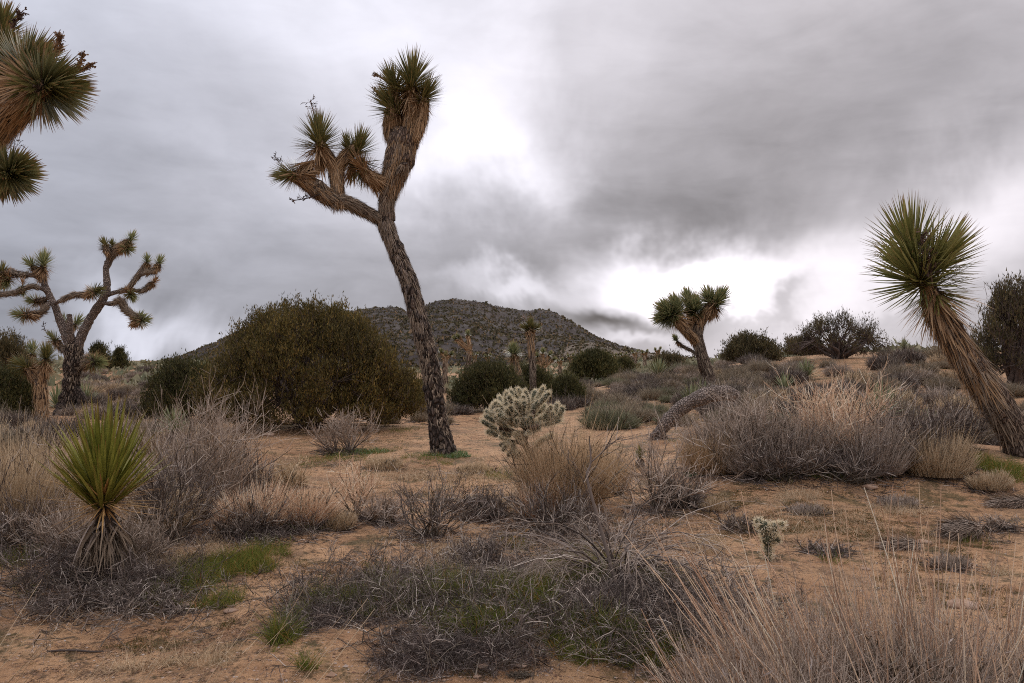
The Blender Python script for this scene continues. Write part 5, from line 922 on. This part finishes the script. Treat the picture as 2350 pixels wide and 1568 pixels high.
# ------------------------------------------------------------------ ground cover
def patch(name, label, patches, n, L0, L1, w_, mat, seed, lean=.5, seg=3, bend=-.15, jit=.12, kind='stuff', flat=0):
    rng = np.random.default_rng(seed); g = Geo(); wts = np.array([p[4] if len(p) > 4 else 1 for p in patches], float)*np.array([p[2]*p[3] for p in patches]); cnt = (wts/wts.sum()*n).astype(int)
    for pt_, c in zip(patches, cnt):
        u, v, du, dv = pt_[:4]; ce = G1(u, v); lo = G1(u, v+dv); hi = G1(u, v-dv); a = du/K*ce[1]; bb = max((hi[1]-lo[1])/2, .1); cy_ = (hi[1]+lo[1])/2
        ph = rng.uniform(0, 2*PI, c); r_ = rng.random(c)**.55; x = ce[0]+np.cos(ph)*r_*a; y = cy_+np.sin(ph)*r_*bb; keep = fbm(x*2.3+seed, y*2.3, 4)+.5*fbm(x*9+seed, y*9, 3) > -.05+.9*(r_-.45); x, y = x[keep], y[keep]; m_ = len(x)
        clump = vn(x*4+9, y*4)+.6; ba = np.stack([x, y, H(x, y)-.004], 1)
        d0 = unit(rng.normal(0, lean, (m_, 3))*[1, 1, .3]+[0, 0, 1-flat]); S = grow(rng, ba, d0, rng.uniform(L0, L1, m_)*(.6+clump*.7), seg, (0, 0, bend), jit)
        S[:, 1:, 2] = np.maximum(S[:, 1:, 2], H(S[:, 1:, 0], S[:, 1:, 1])+.003)
        ww = w_*(.5+ce[1]/9); ribbons(g, S, np.broadcast_to(np.linspace(1, .2, seg)[None]*ww, (m_, seg)), rng=rng)
    o = obj(name, g.mesh(name, mat)); tag(o, label, kind=kind); return o
greens = [(470, 1330, 150, 75, 1.2), (560, 1290, 120, 45), (760, 1400, 110, 60), (650, 1480, 60, 40), (900, 1370, 160, 40, .8), (700, 1540, 60, 25), (1030, 1450, 160, 60, .7), (1180, 1400, 160, 70, 1.3), (1380, 1480, 220, 70, 1), (1320, 1330, 140, 40, .8), (860, 1420, 140, 70, 1), (1560, 1350, 120, 40, .6),
          (60, 1370, 60, 15), (40, 1290, 90, 40, .7), (1010, 1035, 50, 10, 3), (1000, 1055, 110, 14, 1.5), (840, 1045, 110, 25, 1), (730, 1060, 80, 25, .6), (1140, 1095, 40, 16, 1), (700, 1215, 90, 14, .6), (1950, 1095, 180, 14, .8), (2280, 1080, 90, 40, 1.2), (1790, 1100, 70, 20, .7),
          (1440, 870, 70, 14, .5), (1600, 965, 90, 20, .4), (2180, 850, 80, 20, .5), (1560, 1010, 60, 10, .8), (1900, 1290, 60, 10, .5), (2250, 1250, 90, 40, .5), (920, 990, 70, 8, .8), (1380, 1300, 160, 50, .5), (500, 1390, 70, 25, 1), (2330, 1090, 60, 40, 1), (1180, 1260, 80, 25, .4)]
patch('green_grass', 'fresh green grass in tufts between the bushes', greens, 95000, .035, .14, .0013, 'green', 801, lean=.6, jit=.16)
patch('green_grass', 'longer green grass growing up through the dead brush of the foreground', [(740, 1385, 90, 40, 1.3), (640, 1470, 50, 30, 1.5), (900, 1350, 90, 30, 1), (1210, 1385, 110, 40, 1.2), (1130, 1455, 90, 30, .8), (1400, 1470, 120, 40, .8), (1020, 1370, 80, 30, 1), (1350, 1345, 120, 25, .8), (470, 1370, 60, 25, .8), (2290, 1090, 60, 30, 1)], 26000, .08, .20, .0016, 'green', 821, lean=.45, jit=.12, seg=4)
patch('herbs', 'pale green herbs around the foot of the leaning trunk', [(1010, 1042, 70, 10, 3), (1040, 1048, 45, 8, 3), (840, 1040, 70, 14, 1), (1620, 1090, 60, 10, 1)], 5000, .03, .08, .004, 'herb', 802, lean=.7)
mats = [(1030, 1430, 380, 110, 1.3), (1450, 1420, 320, 120, 1.2), (800, 1420, 180, 90, 1), (1000, 1520, 320, 50, 1), (260, 1330, 220, 60, 1.4), (200, 1390, 160, 30, 1), (60, 1270, 140, 70, 1), (480, 1240, 160, 40, 1), (650, 1210, 160, 24, 1.2), (990, 1230, 150, 30, .8), (1300, 1210, 260, 50, 1), (1500, 1200, 160, 40, .8),
        (1850, 1090, 320, 22, 1.5), (2150, 1100, 130, 30, 1), (1950, 1620, 400, 80, .7), (1600, 1560, 240, 40, .7), (2230, 1220, 110, 40, .8), (770, 1070, 120, 24, .7), (1780, 1290, 60, 30, .5), (1500, 1040, 80, 14, .8), (2280, 1120, 80, 40, 1), (420, 1100, 140, 70, .7), (1550, 1110, 120, 30, .6)]
patch('dead_grass', 'grey matted dead grass and twigs under the bushes', mats, 110000, .05, .15, .0012, 'mat', 803, lean=.9, bend=-.3, jit=.3, seg=4)
patch('dead_grass', 'tangled dry grass heaped on the foreground mound', [(1030, 1430, 360, 110, 1.3), (1450, 1430, 300, 110, 1.2), (790, 1420, 170, 90, 1.1), (1000, 1510, 300, 45, 1), (240, 1350, 200, 60, 1), (620, 1225, 160, 24, .6), (1280, 1250, 200, 40, .6)], 80000, .08, .24, .0013, 'mat', 813, lean=.75, bend=-.32, jit=.34, seg=5)
patch('seedlings', 'thin reddish green seedlings spread over the sand', [(1900, 1210, 380, 100, 1.3), (1100, 1130, 330, 70, .9), (1150, 1010, 200, 20, .3), (700, 1300, 200, 60, .4), (300, 1500, 330, 70, .5), (900, 1010, 300, 24, .6), (2150, 1350, 200, 80, .7), (1750, 950, 240, 30, .4), (1150, 1530, 200, 40, .6), (1700, 1150, 200, 40, .5), (2000, 870, 160, 20, .4)], 130000, .008, .028, .0021, 'moss', 804, lean=.8, seg=2)
patch('dry_grass', 'short straw-coloured dry grass on the sand', [(1900, 1190, 340, 90, .25), (1050, 1100, 320, 60, .7), (400, 1060, 160, 40, 1), (150, 1050, 200, 60, 1.5), (2230, 1010, 160, 40, 1), (1700, 920, 320, 34, 1), (1750, 1230, 70, 18, 1.2), (2050, 1175, 90, 20, 1.2), (1850, 1145, 110, 14, 1.4), (2250, 1310, 90, 30, 1), (1620, 1260, 90, 30, 1.2), (2120, 1240, 60, 16, 1.4), (1050, 1280, 150, 40, 1), (450, 1290, 120, 60, .8), (330, 1540, 260, 30, .3), (1150, 1160, 100, 40, 1), (250, 930, 150, 25, 1), (1950, 860, 240, 25, 1)], 84000, .03, .13, .0012, 'straw', 805, lean=.6, jit=.15)
patch('litter', 'brown needle litter on the ground under the huge juniper', [(700, 975, 250, 22, 1), (1125, 965, 90, 10, .3)], 16000, .03, .07, .004, 'litter', 806, lean=1.2, flat=.8, bend=-.5)
patch('twig_litter', 'scattered dead bits and twigs on the bare sand', [(400, 1490, 420, 90, 1), (700, 1320, 260, 80, .8), (1900, 1220, 420, 120, .9), (1150, 1120, 420, 80, .8), (1200, 1540, 220, 30, 1), (800, 1030, 300, 40, .4)], 42000, .010, .045, .0016, 'litter', 807, lean=1.5, flat=1, bend=-.5)
cx_ = np.array(CONTACT); cn = cx_[:, 3].astype(int); ci = np.repeat(np.arange(len(cn)), cn); rng = np.random.default_rng(820); nn = len(ci)
ph = rng.uniform(0, 2*PI, nn); rr = rng.random(nn)**.6*cx_[ci, 2]*1.15; x = cx_[ci, 0]+np.cos(ph)*rr; y = cx_[ci, 1]+np.sin(ph)*rr
S0 = grow(rng, np.stack([x, y, H(x, y)], 1), unit(rng.normal(0, 1, (nn, 3))*[1, 1, .25]+[0, 0, .35]), rng.uniform(.03, .13, nn)*(1+cx_[ci, 1]/14), 3, (0, 0, -.35), .3); S0[:, 1:, 2] = np.maximum(S0[:, 1:, 2], H(S0[:, 1:, 0], S0[:, 1:, 1])+.004)
g = Geo(); ribbons(g, S0, np.array([[1, .8, .3]])*(.0012+.00025*cx_[ci, 1])[:, None], rng=rng); tag(obj('shrub_litter', g.mesh('shrub_litter', 'mat')), 'dead twigs and leaf litter lying under the shrubs', kind='stuff')
def stones(name, label, n, u0, u1, v0, v1, s0, s1, seed, mat='pebble'):
    rng = np.random.default_rng(seed); p = G(rng.uniform(u0, u1, n), v0+(v1-v0)*rng.random(n)**.7); s = s0+(s1-s0)*rng.random(n)**4
    iv = np.array([[1, 0, 0], [-1, 0, 0], [0, 1, 0], [0, -1, 0], [0, 0, 1], [0, 0, -1.]]); a_ = rng.uniform(0, PI, n); ca, sa = np.cos(a_)[:, None], np.sin(a_)[:, None]
    iv = np.stack([iv[:, 0]*ca-iv[:, 1]*sa, iv[:, 0]*sa+iv[:, 1]*ca, iv[:, 2]+0*ca], -1)
    fc = np.array([[0, 2, 4], [2, 1, 4], [1, 3, 4], [3, 0, 4], [2, 0, 5], [1, 2, 5], [3, 1, 5], [0, 3, 5]])
    v = p[:, None]+iv*s[:, None, None]*rng.uniform(.7, 1.25, (n, 6, 1))*(rng.uniform(.6, 1.3, (n, 1, 3))*[1, 1, .6]); g = Geo().add(v, t3=(np.arange(n)[:, None, None]*6+fc[None]).reshape(-1, 3)); o = obj(name, g.mesh(name, mat, False)); tag(o, label, kind='stuff')
stones('pebbles', 'small pebbles and grit on the near sand', 14000, -20, 2370, 1210, 1640, .003, .010, 810)
stones('pebbles', 'larger stones and grit lumps scattered on the near sand', 900, -20, 2370, 1190, 1620, .006, .022, 812)
stones('pebbles', 'small pebbles on the sand clearing further back', 1500, 560, 2300, 1000, 1210, .006, .016, 811)
def stone(label, u, v, s, seed, flat=.6):
    b = G1(u, v); rng = np.random.default_rng(seed); import bmesh
    bm = bmesh.new(); bmesh.ops.create_icosphere(bm, subdivisions=3, radius=1)
    o_ = rng.uniform(0, 50)
    for vt in bm.verts:
        c = vt.co; f = 1+.35*float(fbm(c.x*1.3+o_, c.y*1.3+c.z*.9, 3)); c *= f; c.x *= s*1.3; c.y *= s; c.z *= s*flat
    me = bpy.data.meshes.new('stone'); bm.to_mesh(me); bm.free(); me.materials.append(M['stone'])
    for pg in me.polygons: pg.use_smooth = True
    o = obj('stone', me, loc=(b[0], b[1], b[2]+s*flat*.35)); tag(o, label, 'stone')
for i, (u, v, s, lab) in enumerate([(1998, 1122, .07, 'rounded pinkish stone half buried at the front of the long mound'), (2210, 1395, .075, 'flat orange stone behind the pink stems, right foreground'), (530, 1408, .035, 'flat reddish stone on the sand path'), (432, 1392, .03, 'small tan stone at the edge of the grass on the path'),
        (1108, 1532, .028, 'pale stone at the bottom edge near the centre'), (1198, 1530, .022, 'small pinkish stone right of the pale stone at the bottom'), (1095, 1558, .016, 'small orange stone at the bottom edge'), (2120, 1248, .05, 'flat pale stone on the moss at the right'), (618, 1000, .09, 'pale stone at the edge of the shade under the huge juniper'), (1985, 1310, .03, 'small pale stone behind the pink stems')]):
    stone(lab, u, v, s, 900+i, .45)
b = G1(1195, 1560); g = Geo(); rng = np.random.default_rng(930); n = 300; S0 = grow(rng, rng.normal(0, 1, (n, 3))*[.03, .012, .006]+[0, 0, .01], unit(rng.normal(0, 1, (n, 3))*[1, .5, .4]), .02, 3, jit=.3); tubes(g, S0, .0015, .001); o = obj('charred_wood', g.mesh('charred_wood', 'twigD'), loc=tuple(b)); tag(o, 'dark piece of weathered wood at the bottom edge', 'wood')
# shaggy fallen pieces on the right
def dead_clump(name, label, u, v, Ln, r_, dirx, seed):
    b = G1(u, v); S = thing(name, label, 'log', tuple(b)); g = Geo(); d = np.array(dirx, float); ax = limb(g, [np.array([0, 0, r_*.7])-d*Ln/2, np.array([0, 0, r_*.8]), np.array([0, 0, r_*.7])+d*Ln/2], [r_*.8, r_, r_*.75], 12, .2, .03); obj('log', g.mesh('log', 'log'), S)
    g = Geo(); shag(g, np.random.default_rng(seed), ax, 1800, .06, .2, .004, (.1, 1.1)); obj('dead_leaves', g.mesh('dead_leaves', 'twigL'), S)['kind'] = 'stuff'
dead_clump('dead_branch', 'shaggy grey dead branch lying at the right edge', 2330, 1165, .42, .045, (1, .1, 0), 941)
dead_clump('dead_branch', 'rounded clump of shaggy dead leaves on the ground at the right', 2215, 1238, .24, .085, (1, .2, 0), 942)
dead_clump('dead_branch', 'short pale dead piece lying behind the pink stems', 2080, 1262, .26, .03, (1, .1, 0), 943)
b = G1(1180, 1240); g = Geo(); limb(g, [(0, 0, .02), (.05, 0, .05), (.13, .02, .09)], [.014, .012, .006], 7, .2, .02); o = obj('broken_stick', g.mesh('broken_stick', 'deadO'), loc=tuple(b)); tag(o, 'reddish broken stick on the moss left of the twiggy bush', 'stick')
b = G1(180, 1505); g = Geo(); limb(g, [(-.16, 0, .01), (-.05, .01, .012), (.08, -.005, .011), (.18, .0, .01)], [.005, .006, .005, .003], 7, .2, .02); o = obj('stick', g.mesh('stick', 'twig'), loc=tuple(b)); tag(o, 'dark straight stick lying on the sand in the lower left', 'stick')
tot_t = sum(len(me.polygons)*2 for me in bpy.data.meshes if me.users); print('TRIS approx', tot_t, 'objects', len(bpy.data.objects))
